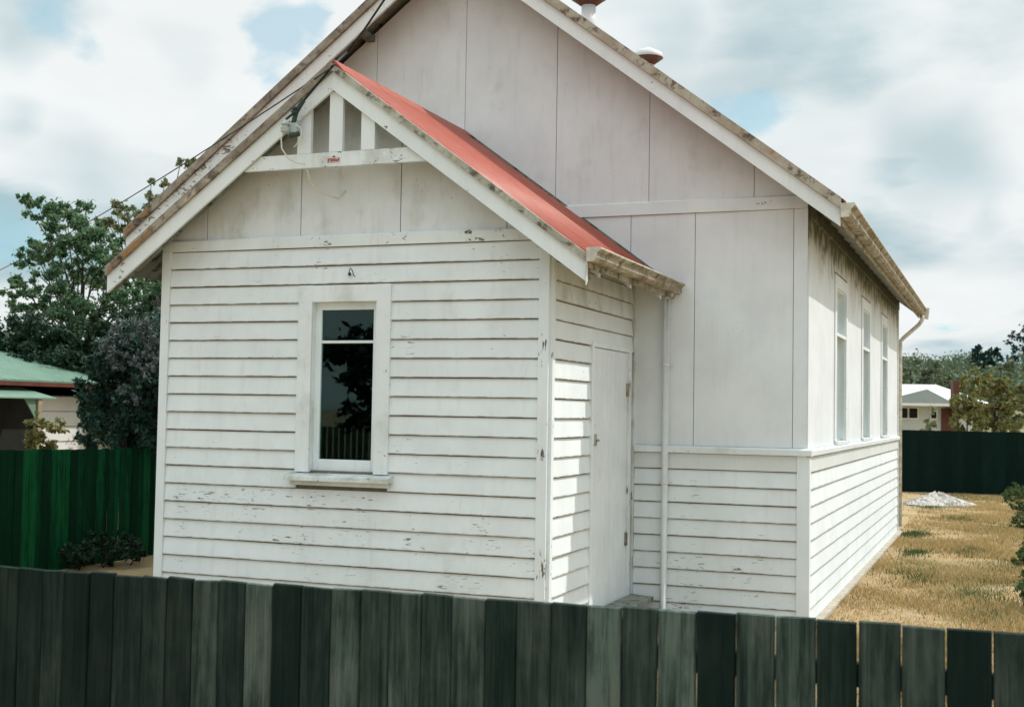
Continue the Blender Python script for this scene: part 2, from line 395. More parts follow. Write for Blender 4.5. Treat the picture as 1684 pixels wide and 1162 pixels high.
# --- porch front wall (y = 0)
pw = MB(); T = .09
WX0, WX1, WZ0, WZ1 = 1.50, 2.146, 1.385, H - .44        # hole for the window
pw.box(0.02, WX0, 0, T, .03, H + .1).box(WX1, W1 - .02, 0, T, .03, H + .1).box(WX0, WX1, 0, T, .03, WZ0).box(WX0, WX1, 0, T, WZ1, H + .1)
pwall = pw.obj('porch_wall', M['gap'], hall)
CB = .085
for k in range(1, 21):
    zb = H - k * PB; peel = .22
    if k in (14, 15, 16, 17, 18): peel = .58
    if k in (1, 2): peel = .45
    if zb < .05: h = PB
    top = zb + PB
    if top <= WZ0 - .01 or zb >= H - .325:
        board(pwall, 'x', 0, -1, CB, W1 - CB, zb, peel, .24)
    else:
        board(pwall, 'x', 0, -1, CB, 1.395, zb, peel, .2)
        board(pwall, 'x', 0, -1, 2.25, W1 - CB, zb, peel, .2)
for x0, x1, s in ((0, CB - .002, 0), (W1 - CB + .002, W1, 1)):
    c = MB(); n = 14
    c.prism([(x0, -.034), (x1, -.034), (x1, .0), (x0, .0)], 'z', .02, H + .0)
    c.obj('corner_board', M['trimv'], pwall, (.5 if s else .4, .15, 0))
# belt board and gable sheets
MB().prism([(-.03, H), (-.03, H + .085), (-.022, H + .098), (0, H + .098), (0, H)], 'x', .0, W1, nseg=6, jit=.001).obj('belt_board', M['trim'], pwall, (.78, .25, .05))
PA = 1.83; PS = .738; PLZ = H + 1.24            # porch apex x, slope, lower barge edge at apex
MA = 1.81; MS = .765; MLZ = H + 3.205; MUZ = H + 3.445
def gtop(x, xa=PA, s=PS, z=PLZ + .17): return z - s * abs(x - xa)
sm = [0.03, .44, 1.375, 2.312, 3.25, W1 - .03]
for a, b in zip(sm[:-1], sm[1:]):
    a2, b2 = a + .004, b - .004; zb = H + .10; pts = [(a2, zb), (b2, zb), (b2, gtop(b2))]
    if a2 < PA < b2: pts.append((PA, gtop(PA)))
    pts.append((a2, gtop(a2)))
    MB().prism(pts, 'y', -.004, .012).obj('gable_sheet', M['sheet'], pwall, (0.05, .42, .1))
MB().prism([(.03, H + .1), (W1 - .03, H + .1), (W1 - .03, gtop(W1 - .03)), (PA, gtop(PA)), (.03, gtop(.03))], 'y', .02, .08).obj('gable_backing', M['gap'], pwall)
# --- porch right side wall (x = W1)
sw = MB().box(W1 - T, W1, T, D1, .03, H + .05).obj('porch_wall', M['gap'], hall)
DY0, DY1, DZ0, DZ1 = 1.075, 2.15, .20, H - .785
for k in range(0, 21):
    zb = H - k * PB
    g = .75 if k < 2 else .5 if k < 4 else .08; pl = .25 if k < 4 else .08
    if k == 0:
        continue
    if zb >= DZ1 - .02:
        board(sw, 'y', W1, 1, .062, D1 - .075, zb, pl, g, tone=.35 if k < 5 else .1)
    else:
        board(sw, 'y', W1, 1, .062, 1.01, zb, pl, g)
MB().box(W1, W1 + .026, 0, .06, .02, H - .0).obj('corner_board', M['trimv'], sw, (.35, .15, 0))
MB().box(W1, W1 + .03, D1 - .06, D1 - .002, .02, H - .05).obj('corner_board', M['trimv'], sw, (1.0, .6, .3))
MB().prism([(W1, H + .002), (W1 + .022, H + .002), (W1 + .022, H + .095), (W1, H + .095)], 'y', 0.0, D1 - .06).obj('eave_board', M['trim'], sw, (.3, 1, .6))
# door
dr = MB().box(W1 - .004, W1 + .006, DY0, DY1, DZ0, DZ1)
door = dr.obj('door', M['sheet'], hall, (.12, .22, .0))
for j in range(4):      # the wide boards of the door
    y0 = DY0 + .003 + j * (DY1 - DY0 - .006) / 4; y1 = DY0 + .003 + (j + 1) * (DY1 - DY0 - .006) / 4
    MB().prism([(W1 + .006, y0 + .0005), (W1 + .0155, y0 + .0012), (W1 + .0155, y1 - .0012), (W1 + .006, y1 - .0005)], 'z', DZ0 + .004, DZ1 - .006).obj('door_plank', M['sheet'], door, (.12, .25, .04))
MB().box(W1, W1 + .032, DY0 - .065, DY0 - .003, .14, DZ1 + .045).obj('door_casing', M['trimv'], door, (.25, .15, 0))
MB().box(W1, W1 + .032, DY1 + .003, DY1 + .085, .14, DZ1 + .045).obj('door_casing', M['trimv'], door, (.95, .4, .15))
MB().box(W1, W1 + .030, DY0 - .002, DY1 + .002, DZ1 + .004, DZ1 + .044).obj('door_casing', M['trimv'], door, (.25, .35, .05))
MB().box(W1 + .0156, W1 + .022, 1.14, 1.20, 1.62, 1.72).obj('latch_plate', M['cap'], door)
MB().lathe([(0, -.012), (.012, -.01), (.016, 0), (.012, .01), (0, .012)], (W1 + .04, 1.17, 1.665), 12).tube([(W1 + .02, 1.17, 1.665), (W1 + .04, 1.17, 1.665)], .006, 8).obj('door_knob', M['cap'], door)
for z in (H - 1.12, .75): MB().box(W1 + .017, W1 + .03, DY1 - .045, DY1 - .012, z - .07, z + .05).tube([(W1 + .03, DY1 - .012, z - .07), (W1 + .03, DY1 - .012, z + .05)], .009, 6).obj('hinge', M['capmain'], door)
stp = MB()
stp.prism([(W1 + .03, .165), (W1 + .245, .150), (W1 + .25, .200), (W1 + .03, .215)], 'y', .98, 2.30, nseg=5, jit=.002)
stp.obj('door_step', M['step'], hall)
# --- window of the porch
win = MB()
win.box(1.392, 1.522, -.038, 0.002, 1.37, H - .322).box(2.126, 2.254, -.038, .002, 1.37, H - .322).box(1.522, 2.126, -.036, .002, H - .462, H - .324)
window = win.obj('window', M['trim'], hall, (.35, .35, .03))
MB().prism([(-.115, 1.303), (-.115, 1.335), (-.03, 1.362), (.06, 1.368), (.06, 1.31)], 'x', 1.33, 2.30, nseg=6, jit=.001).obj('window_sill', M['trim'], window, (.85, .7, .1))
MB().box(1.36, 2.27, -.05, -.024, 1.262, 1.302).obj('sill_apron', M['trim'], window, (.5, .5, .1))
fr = MB(); a, b, z0, z1 = 1.524, 2.124, 1.372, H - .464
fr.box(a, 1.578, .03, .07, z0, z1).box(2.068, b, .03, .07, z0, z1).box(1.578, 2.068, .03, .07, z1 - .062, z1).box(1.578, 2.068, .028, .07, z0, 1.478)
fr.box(1.578, 2.068, .034, .07, H - .805, H - .782)
fr.obj('sash_frame', M['trim'], window, (.3, .2, .02), bevel=.002)
MB().box(a - .02, a, .0, .09, z0 - .0, z1).box(b, b + .02, .0, .09, z0, z1).box(a, b, .0, .09, z1, z1 + .02).obj('window_lining', M['trim'], window, (.3, .4, .1))
MB().box(1.574, 2.072, .049, .053, 1.474, H - .803).obj('pane', M['glass'], window)
MB().box(1.574, 2.072, .049, .053, H - .784, H - .522).obj('pane', M['glass'], window)
# the hook and the cable fitting over the window
hk = MB(); hk.tube([(1.872, -.02, H - .24), (1.872, -.045, H - .235), (1.878, -.06, H - .205), (1.893, -.062, H - .192), (1.91, -.065, H - .21), (1.925, -.07, H - .25), (1.938, -.07, H - .262)], .004, 6)
hk.lathe([(.0, -.016), (.010, -.014), (.012, 0), (.009, .012), (0, .014)], (1.868, -.036, H - .235), 10)
hk.obj('wall_hook', M['bracket'], hall)
# dark room behind, floor and ceiling of the porch
rm = MB().box(.03, W1 - T - .002, T + .01, D1 - .02, .06, .09).box(.03, W1 - T - .002, T + .01, D1 - .02, H - .05, H - .02).box(.03, W1 - T - .002, D1 - .06, D1 - .03, .09, H - .05)
rm.box(.095, .12, T + .01, D1 - .06, .09, H - .05)
rm.obj('room_lining', M['inside'], hall)
MB().box(0, .09, T, D1, .03, H + .05).obj('porch_wall', M['paint'], hall, (.1, .1, 0))
# --- main front wall (y = D1)
mw = MB().prism([(XL, .03), (W2, .03), (W2, H + .65), (MA, MUZ - .12), (XL, H + .65)], 'y', D1, D1 + .1)
mwall = mw.obj('hall_wall', M['gap'], hall)
for k in range(0, 10):
    board(mwall, 'x', D1, -1, W1 + .034, W2 - CB, H - 1.8555 - k * PB, .25 if k < 5 else .55, .2)
MB().prism([(W2 - CB + .002, D1 - .034), (W2, D1 - .034), (W2, D1), (W2 - CB + .002, D1)], 'z', .02, H - 1.705).obj('corner_board', M['trimv'], mwall, (.3, .1, 0))
board(mwall, 'x', D1, -1, W1 + .034, W2 - CB, H - 1.8555 + PB, .1, .1, h=PB) if False else None
MB().prism([(D1 - .026, H - 1.853), (D1 - .026, H - 1.712), (D1, H - 1.712), (D1, H - 1.853)], 'x', W1 + .034, W2 - CB).obj('weatherboard', M['paint'], mwall, (.12, .1, .05))
MB().prism([(D1 - .06, H - 1.705), (D1 - .065, H - 1.655), (D1 - .03, H - 1.641), (D1, H - 1.640), (D1, H - 1.71)], 'x', W1 + .034, W2 + .05, nseg=5, jit=.0012).obj('dado_rail', M['trim'], mwall, (.55, .3, .05))
def mtop(x): return MUZ - .10 - MS * abs(x - MA)
def sheets(seams, zlo, zhi=None, xa=None):
    for a, b in zip(seams[:-1], seams[1:]):
        a2, b2 = a + .003, b - .003
        if zhi is not None: pts = [(a2, zlo), (b2, zlo), (b2, zhi), (a2, zhi)]
        else:
            pts = [(a2, zlo), (b2, zlo), (b2, mtop(b2))]
            if a2 < MA < b2: pts.append((MA, mtop(MA)))
            pts.append((a2, mtop(a2)))
        MB().prism(pts, 'y', D1 - .012 - rnd.uniform(0, .002), D1).obj('wall_sheet', M['sheet'], mwall, (.0, .28 if zhi is None else .12, .16))
sheets([XL, -.15, .83, 1.84, 2.822, 3.766, 4.77, W2 - .004], H + .672)
sheets([XL, .0, 1.2, 2.4, 3.594, 4.22, W2 - .128], H - 1.638, H + .542)
MB().box(W2 - .125, W2 - .001, D1 - .018, D1, H - 1.638, H + .542).obj('wall_sheet', M['sheet'], mwall, (.0, .1, .1))
MB().prism([(D1 - .03, H + .545), (D1 - .03, H + .66), (D1 - .02, H + .67), (D1, H + .67), (D1, H + .545)], 'x', 1.5, W2 - .002, nseg=6, jit=.001).obj('belt_board', M['trim'], mwall, (.3, .2, .12))
# --- right side wall (x = W2)
WY = [4.38 + 2.71 * i for i in range(3)]; OW = .86; SZ0, SZ1 = H - 1.60, H + .02
sb = MB(); ys = [D1 + .1]
for y in WY: ys += [y, y + OW]
ys += [Y2]
for i in range(0, len(ys), 2): sb.box(W2 - .12, W2, ys[i], ys[i + 1], .03, H + .66)
for y in WY: sb.box(W2 - .12, W2, y, y + OW, .03, SZ0).box(W2 - .12, W2, y, y + OW, SZ1, H + .66)
swall = sb.obj('hall_wall', M['gap'], hall)
for k in range(0, 10): board(swall, 'y', W2, 1, D1 + .06, Y2 - .08, H - 1.8555 - k * PB, .02, .02)
MB().prism([(W2, H - 1.853), (W2 + .026, H - 1.853), (W2 + .026, H - 1.72), (W2, H - 1.72)], 'y', D1 + .06, Y2 - .08).obj('weatherboard', M['paint'], swall, (.05, .05, .0))
MB().prism([(W2, H - 1.71), (W2 + .05, H - 1.705), (W2 + .055, H - 1.66), (W2 + .03, H - 1.645), (W2, H - 1.64)], 'y', D1 + .002, Y2 + .06, nseg=8, jit=.001).obj('dado_rail', M['trim'], swall, (.3, .2, .1))
MB().box(W2, W2 + .03, D1 - .034, D1 + .055, .02, H - 1.715).obj('corner_board', M['trimv'], swall, (.3, .1, 0))
MB().box(W2, W2 + .03, Y2 - .075, Y2, .02, H - 1.715).obj('corner_board', M['trimv'], swall, (.3, .1, .3))
MB().box(W2 + .01, W2 + .03, Y2 - .06, Y2 + .015, H - 1.64, H + .5).obj('corner_board', M['trimv'], swall, (.3, .5, .5))
# sheets on the side wall, between the windows
M['mould'] = paint('mouldy_sheet_paint', base=(.75, .805, .845), stretch=(30, 30, 30), edge=False)
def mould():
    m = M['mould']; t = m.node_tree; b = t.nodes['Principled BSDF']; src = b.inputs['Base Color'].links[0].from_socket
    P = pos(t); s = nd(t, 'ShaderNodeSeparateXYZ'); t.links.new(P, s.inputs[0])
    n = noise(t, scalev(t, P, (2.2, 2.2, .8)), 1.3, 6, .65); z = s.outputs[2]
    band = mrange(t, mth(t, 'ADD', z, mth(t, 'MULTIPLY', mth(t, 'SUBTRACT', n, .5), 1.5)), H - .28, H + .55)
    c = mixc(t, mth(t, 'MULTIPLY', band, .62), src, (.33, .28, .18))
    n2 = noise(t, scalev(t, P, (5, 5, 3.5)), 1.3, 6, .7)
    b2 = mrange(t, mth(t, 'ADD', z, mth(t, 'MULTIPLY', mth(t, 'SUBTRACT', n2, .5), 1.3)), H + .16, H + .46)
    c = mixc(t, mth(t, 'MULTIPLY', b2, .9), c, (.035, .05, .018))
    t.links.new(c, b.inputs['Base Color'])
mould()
def side_sheet(y0, y1, z0, z1): MB().box(W2, W2 + .010 + rnd.uniform(0, .002), y0 + .003, y1 - .003, z0, z1).obj('wall_sheet', M['mould'], swall, (0, .12, .0))
CS = .15
ends = [D1 - .012] + [v for y in WY for v in (y - CS, y + OW + CS)] + [Y2 - .06]
for i in range(0, len(ends), 2): side_sheet(ends[i], ends[i + 1], H - 1.638, H + .64)
for y in WY:
    side_sheet(y - CS, y + OW + CS, SZ1 + .16, H + .64)
    w = MB().box(W2, W2 + .024, y - CS + .002, y - .0, SZ0, SZ1 + .13).box(W2, W2 + .024, y + OW, y + OW + CS - .002, SZ0, SZ1 + .13).box(W2, W2 + .022, y, y + OW, SZ1, SZ1 + .13)
    w = w.obj('window', M['trim'], hall, (.15, .3, .1))
    MB().box(W2 - .121, W2 + .004, y + .002, y + .022, SZ0, SZ1).box(W2 - .121, W2 + .004, y + OW - .022, y + OW - .002, SZ0, SZ1).box(W2 - .121, W2 + .004, y + .022, y + OW - .022, SZ1 - .02, SZ1 - .001).obj('window_lining', M['trim'], w, (.2, .3, .1))
    MB().box(W2 - .11, W2 - .07, y, y + .05, SZ0, SZ1).box(W2 - .11, W2 - .07, y + OW - .05, y + OW, SZ0, SZ1).box(W2 - .11, W2 - .07, y + .05, y + OW - .05, SZ0, SZ0 + .07).box(W2 - .11, W2 - .07, y + .05, y + OW - .05, SZ1 - .05, SZ1).obj('sash_frame', M['trim'], w, (.2, .2, .1))
    MB().prism([(W2 - .11, H - .475), (W2 + .02, H - .49), (W2 + .02, H - .455), (W2 - .11, H - .44)], 'y', y + .002, y + OW - .002).obj('transom', M['trim'], w, (.2, .2, .1))
    MB().prism([(W2 - .11, SZ0 - .03), (W2 + .045, SZ0 - .045), (W2 + .045, SZ0 - .01), (W2 - .11, SZ0 + .01)], 'y', y - CS + .05, y + OW + CS - .02).obj('window_sill', M['trim'], w, (.5, .4, .1))
    MB().box(W2 - .095, W2 - .09, y + .045, y + OW - .045, SZ0 + .065, H - .475).obj('pane', M['glass'], w)
    MB().box(W2 - .095, W2 - .09, y + .045, y + OW - .045, H - .44, SZ1 - .045).obj('pane', M['glass'], w)
# the unseen left and rear walls, closed so the inside is dark
MB().box(XL, XL + .1, D1 + .1, Y2 - .1, .03, H + .66).obj('hall_wall', M['paint'], hall, (.1, .1, 0))
MB().prism([(XL, .03), (W2 - .002, .03), (W2 - .002, H + .65), (MA, MUZ - .12), (XL, H + .65)], 'y', Y2 - .1, Y2 - .002).obj('hall_wall', M['paint'], hall, (.1, .1, 0))
MB().box(XL + .1, W2 - .12, D1 + .1, Y2 - .1, .05, .08).box(XL + .1, W2 - .12, D1 + .1, Y2 - .1, H + .5, H + .53).obj('room_lining', M['inside'], hall)
MB().box(W2, W2 + .10, D1, Y2, 0, .035).obj('footing', M['concrete'], hall)

# --- roofs: corrugated sheets, each a part
def corr(y0, y1, xa, z_ap, slope, run0, run1, side, name, mt, parent, amp=.0105, pitch=.076):
    n = int(round((y1 - y0) / pitch * 6)); V = []; F = []
    nx, nz = side * slope, 1.0; L = math.hypot(nx, nz); nx /= L; nz /= L
    for r in (run0, run1):
        for i in range(n + 1):
            y = y0 + (y1 - y0) * i / n; a = amp * math.sin(2 * math.pi * y / pitch)
            V.append((xa + side * r + nx * a, y, z_ap - slope * r + nz * a))
    F = [(i, i + 1, n + 2 + i, n + 1 + i) for i in range(n)]
    # underside 1.5 mm below, so that the iron has thickness
    m = len(V); V += [(x - nx * .0015, y, z - nz * .0015) for x, y, z in V]
    F += [(m + i, m + n + 1 + i, m + n + 2 + i, m + i + 1) for i in range(n)]
    F += [(n + 1 + i, n + 2 + i, m + n + 2 + i, m + n + 1 + i) for i in range(n)] + [(i + 1, i, m + i, m + i + 1) for i in range(n)]
    o = meobj(name, V, F, mt, parent, smooth=True)
    return o
PZ = PLZ + .214 + .004; PRUN = W1 - PA + .47
proof = MB().box(PA - .03, PA + .03, -.28, D1 - .01, PZ - .16, PZ - .07).obj('roof', M['soffit'], hall)
for sd in (-1, 1):
    y = -.334
    while y < D1 - .05:
        y1 = min(y + .684, D1 - .005)
        corr(y, y1, PA, PZ + (0.003 if int(y * 10) % 2 else 0), PS, .03, PRUN if sd > 0 else 2.195, sd, 'roof_sheet', M['red'], proof); y = y1 + .0005
rc = MB(); rc.prism([(PA - .11, PZ - .075), (PA - .02, PZ + .022), (PA + .02, PZ + .022), (PA + .11, PZ - .075), (PA + .105, PZ - .083), (PA, PZ + .012), (PA - .105, PZ - .083)], 'y', -.336, D1 - .005)
rc.obj('ridge_cap', M['red'], proof)
fl = MB(); fl.prism([(PA, PZ + .035), (PA + 2.1, PZ + .035 - 2.1 * PS), (PA + 2.1, PZ - .0 - 2.1 * PS), (PA, PZ + .0)], 'y', D1 - .03, D1 - .013); fl.obj('flashing', M['soffit'], proof)
# main roof
MZ = MUZ + .008; MRUN = 5.63 - MA
mroof = MB().box(MA - .03, MA + .03, 2.0, Y2 + .2, MZ - .2, MZ - .08).obj('roof', M['soffit'], hall)
for sd in (-1, 1):
    base = corr(1.935, 1.935 + .76, MA, MZ, MS, .03, MRUN, sd, 'roof_sheet', M['red'], mroof)
    for i in range(1, 15):
        o = base.copy(); COL.objects.link(o); o.location = (0, .7605 * i, 0)
MB().prism([(MA - .15, MZ - .10), (MA - .03, MZ + .03), (MA + .03, MZ + .03), (MA + .15, MZ - .10), (MA + .145, MZ - .11), (MA, MZ + .02), (MA - .145, MZ - .11)], 'y', 1.93, 13.35).obj('ridge_cap', M['capiron'], mroof)
# --- barge boards
def barge(xa, zl, slope, hgt, xe, side, y0, y1, cut=.0):
    "vertical face board following the rake; hgt = vertical height"
    x1 = xe
    return MB().prism([(xa, zl), (xa + side * x1, zl - slope * x1), (xa + side * (x1 + cut), zl - slope * x1 + hgt * .55), (xa + side * x1, zl + hgt - slope * x1), (xa, zl + hgt)], 'y', y0, y1)
PX = 2.19
for sd in (1, -1):
    barge(PA, PLZ, PS, .150, PX, sd, -.318, -.292).obj('barge_board', M['trim'], hall, (.25 if sd > 0 else .6, .15, .0 if sd > 0 else .2))
    barge(PA, PLZ + .152, PS, .062 if sd > 0 else .082, PX + .005, sd, -.345, -.290, .0).obj('barge_moulding', M['cap' if sd > 0 else 'capmain'], hall)
    barge(PA, PLZ + .02, PS, .16, PX - .01, sd, -.288, -.20).obj('fly_rafter', M['soffit'], hall)
    barge(PA, PLZ + .176, PS, .012, PX, sd, -.199, D1 - .02).obj('eave_lining', M['soffit'], hall)
MX = 3.785
for sd in (1, -1):
    barge(MA, MLZ, MS, .155, MX, sd, D1 - .42, D1 - .39).obj('barge_board', M['trim'], hall, (.3 if sd > 0 else .75, .2, .08 if sd > 0 else .3))
    barge(MA, MLZ + .157, MS, .10, MX + .01, sd, D1 - .455, D1 - .385).obj('barge_moulding', M['capmain' if sd < 0 else 'captan'], hall)
    barge(MA, MLZ + .03, MS, .18, MX - .02, sd, D1 - .385, D1 - .31).obj('fly_rafter', M['soffit'], hall)
    barge(MA, MLZ + .20, MS, .012, MX, sd, D1 - .309, Y2 + .3).obj('eave_lining', M['soffit'], hall)
# the rotten orange end of the left main barge
MB().prism([(-1.955, MLZ + .165 - MS * 3.765), (-1.63, MLZ + .165 - MS * 3.44), (-1.63, MLZ + .235 - MS * 3.44), (-1.955, MLZ + .225 - MS * 3.765)], 'y', D1 - .461, D1 - .456).obj('rotten_patch', M['rust'], hall)
MB().prism([(-.34, PLZ + .155 - PS * 2.17), (.12, PLZ + .155 - PS * 1.71), (.12, PLZ + .208 - PS * 1.71), (-.34, PLZ + .205 - PS * 2.17)], 'y', -.350, -.3455).obj('rotten_patch', M['rust'], hall)
# purlins reaching out under the main verge
for sd in (-1, 1):
    for r in (.35, 1.05, 1.75, 2.45, 3.1):
        x = MA + sd * r; z = MLZ + .10 - MS * r
        MB().box(x - .04, x + .04, D1 - .31, D1 - .013, z - .02, z + .045).obj('purlin', M['soffit'], hall)
# cross beam and posts in the porch gable
zb0, zb1 = H + .618, H + .735
def half(z): return (PLZ - z) / PS
MB().prism([(PA - half(zb0), zb0), (PA + half(zb0), zb0), (PA + half(zb1), zb1), (PA - half(zb1), zb1)], 'y', -.286, -.245).obj('gable_beam', M['trim'], hall, (.72, .5, .05))
for x, w in ((1.555, .125), (1.85, .122), (2.143, .122)):
    zt = [PLZ - PS * abs(q - PA) + .03 for q in (x - w / 2, x + w / 2)]
    MB().prism([(x - w / 2, zb1 + .002), (x + w / 2, zb1 + .002), (x + w / 2, zt[1]), (x - w / 2, zt[0])], 'y', -.2855, -.25).obj('gable_post', M['trim'], hall, (.35, .1, 0))
st = MB().box(1.775, 1.895, -.290, -.2865, H + .648, H + .69).obj('sticker', M['sticker'], hall)
g = MB(); x = 1.783
for w, h0, h1 in ((.012, 0, 1), (.008, .4, 1), (.011, 0, 1), (.015, .1, .9), (.009, 0, 1), (.014, 0, .7), (.010, .2, 1)):
    g.box(x, x + w, -.2925, -.2903, H + .655 + .028 * h0, H + .655 + .028 * h1); x += w + .0045
g.obj('red_print', M['redmark'], st)
# gutters
def gutter(x0, y0, y1, zt, w, h, name='gutter'):
    pr = [(x0, zt - .01), (x0, zt - h), (x0 + w * .55, zt - h), (x0 + w * .72, zt - h * .72), (x0 + w * .70, zt - h * .42), (x0 + w * .95, zt - h * .18), (x0 + w, zt - .012),
          (x0 + w, zt), (x0 + w - .012, zt), (x0 + w - .014, zt - .015), (x0 + w * .62, zt - h * .42), (x0 + w * .64, zt - h * .72), (x0 + w * .5, zt - h + .01), (x0 + .008, zt - h + .01), (x0 + .008, zt - .01)]
    n = 10; mb = MB()
    mb.prism(pr, 'y', y0, y1, nseg=n, jit=.002)
    o = mb.obj(name, M['gutter'], hall)
    MB().tube([(x0 + w - .004, y0 - .003, zt - .002), (x0 + w - .004, y1 + .003, zt - .004)], .008, 8).obj('gutter_lip', M['gutlip'], o)
    MB().prism([(x0 - .002, zt + .004), (x0 - .002, zt - h - .003), (x0 + w * .58, zt - h - .003), (x0 + w * .76, zt - h * .7), (x0 + w * .75, zt - h * .42), (x0 + w + .004, zt - h * .15), (x0 + w + .006, zt + .006)], 'y', y0 - .008, y0 - .001).obj('stop_end', M['gutlip'], o)
    return o
pg = gutter(4.028, -.345, D1 - .03, H - .125, .105, .098)
mg = gutter(5.605, D1 - .46, 13.2, H + .50, .115, .115)
MB().box(4.02, 4.026, -.345, -.325, H - .40, H - .20).obj('barge_end_trim', M['gutlip'], hall)
MB().prism([(4.006, H - .40), (4.024, H - .39), (4.024, H - .13), (4.006, H - .12)], 'y', -.285, D1 - .03).obj('fascia', M['gutter'], hall) if False else None
MB().prism([(4.004, H - .265), (4.024, H - .265), (4.024, H - .15), (4.004, H - .14)], 'y', -.285, D1 - .03).obj('fascia', M['gutter'], hall)
MB().prism([(5.582, H + .35), (5.602, H + .35), (5.602, H + .485), (5.582, H + .50)], 'y', D1 - .38, Y2 + .3).obj('fascia', M['gutter'], hall)
# rafter tails
def tail(x0, x1, xa, zl, s, y, w, h, m='trim'):
    MB().prism([(x0, zl - s * (x0 - xa)), (x1, zl - s * (x1 - xa)), (x1, zl - s * (x1 - xa) + h), (x0, zl - s * (x0 - xa) + h)], 'y', y, y + w).obj('rafter_tail', M[m], hall, (.5, .6, .6))
for y in (.05, .93, 1.93): tail(W1 + .024, 4.0, PA, PLZ + .06, PS, y, .045, .115)
y = D1 + .2
while y < Y2:
    tail(W2 + .012, 5.578, MA, MLZ + .055, MS, y, .05, .13); y += .56
MB().prism([(W2 + .011, H + .46), (W2 + .04, H + .46), (W2 + .04, H + .62), (W2 + .011, H + .62)], 'y', D1, Y2).obj('eave_board', M['mould'], hall, (.1, 1, .5))
# down pipes
dp = MB(); dp.tube([(4.02, 2.27, H - .20), (4.01, 2.28, H - .225), (3.972, 2.305, H - .25), (3.965, 2.31, H - .27), (3.965, 2.31, .1), (3.98, 2.27, .04)], .031, 12)
dpo = dp.obj('downpipe', M['pipe'], hall, smooth=True)
for z in (H - .9, H - 2.0): MB().tube([(3.965, 2.31, z), (3.965, 2.31, z + .025)], .035, 12).box(3.90, 4.03, 2.343, 2.35, z + .002, z + .022).obj('pipe_clip', M['pipe'], dpo)
dp = MB(); dp.tube([(5.66, 12.95, H + .38), (5.655, 12.95, H + .30), (5.60, 12.95, H + .22), (5.36, 12.92, H + .0), (5.31, 12.90, H - .06), (5.31, 12.88, H - .2), (5.31, 12.88, .1)], .034, 10)
dp.obj('downpipe', M['gutlip'], hall, smooth=True)
MB().prism([(5.60, H + .35), (5.74, H + .33), (5.76, H + .52), (5.60, H + .53)], 'y', 13.18, 13.24).obj('stop_end', M['gutlip'], hall)
# roof vents on the ridge
for y in (6.46, 9.44):
    v = MB().lathe([(.10, 0), (.095, .62)], (MA, y, MZ - .02), 24); zc = MZ - .02 + .59
    vo = v.obj('roof_vent', M['galv'], hall, smooth=True)
    MB().lathe([(.10, 0), (.235, .10), (.225, .105), (.09, .01)], (MA, y, zc), 28).obj('vent_skirt', M['ventred'], vo, smooth=True)
    MB().lathe([(.24, .100), (.245, .108), (.225, .175), (.13, .225), (.07, .235), (.06, .262), (0.01, .268)], (MA, y, zc), 28).obj('vent_cowl', M['galv'], vo, smooth=True)
# the service fitting on the porch barge
bk = MB(); bk.prism([(1.42, H + .86), (1.56, H + .86), (1.56, H + .98), (1.42, H + .98)], 'y', -.375, -.345)
sf = bk.obj('service_bracket', M['porcelain'], hall, bevel=.004) if False else None
sf = MB().box(1.44, 1.56, -.40, -.34, H + .885, H + .975).obj('service_bracket', M['porcelain'], hall, bevel=.01)
MB().tube([(1.50, -.37, H + .97), (1.515, -.375, H + 1.02), (1.53, -.38, H + 1.06), (1.56, -.385, H + 1.10), (1.60, -.385, H + 1.155)], .02, 10).obj('cable_clamp', M['bracket'], sf)
MB().tube([(1.44, -.385, H + 1.01), (1.50, -.39, H + 1.045), (1.57, -.39, H + 1.10)], .011, 8).obj('clamp_arm', M['bracket'], sf)
MB().tube([(1.49, -.40, H + .865), (1.57, -.395, H + .88)], .022, 8).obj('cable_gland', M['bracket'], sf)
MB().lathe([(0, -.03), (.022, -.026), (.027, -.01), (.012, 0), (.027, .01), (.022, .026), (0, .03)], (1.525, -.40, H + 1.075), 12).obj('shackle_insulator', M['bracket'], sf)
MB().lathe([(.0, -.04), (.034, -.035), (.038, 0), (.022, .015), (.036, .03), (.02, .05), (0, .055)], (1.455, -.42, H + .93), 14).obj('insulator', M['porcelain'], sf)
wl = [(1.45, -.42, H + .92), (1.425, -.43, H + .85), (1.43, -.425, H + .76), (1.48, -.40, H + .68), (1.545, -.36, H + .645), (1.60, -.33, H + .64)]
MB().tube(wl, .006, 6).tube([(1.55, -.41, H + .95), (1.60, -.415, H + .92), (1.605, -.41, H + .86), (1.57, -.41, H + .80), (1.53, -.40, H + .77)], .005, 6).tube([(1.44, -.4, H + 1.02), (1.40, -.41, H + .99), (1.395, -.41, H + .95), (1.43, -.41, H + .92)], .004, 6).obj('service_wire', M['wire'], sf)
MB().tube([(1.60, -.31, H + .60), (1.61, -.26, H + .50), (1.66, -.15, H + .42), (1.74, -.03, H + .40), (1.80, -.012, H + .47)], .0055, 6).obj('service_wire', M['wire'], sf)

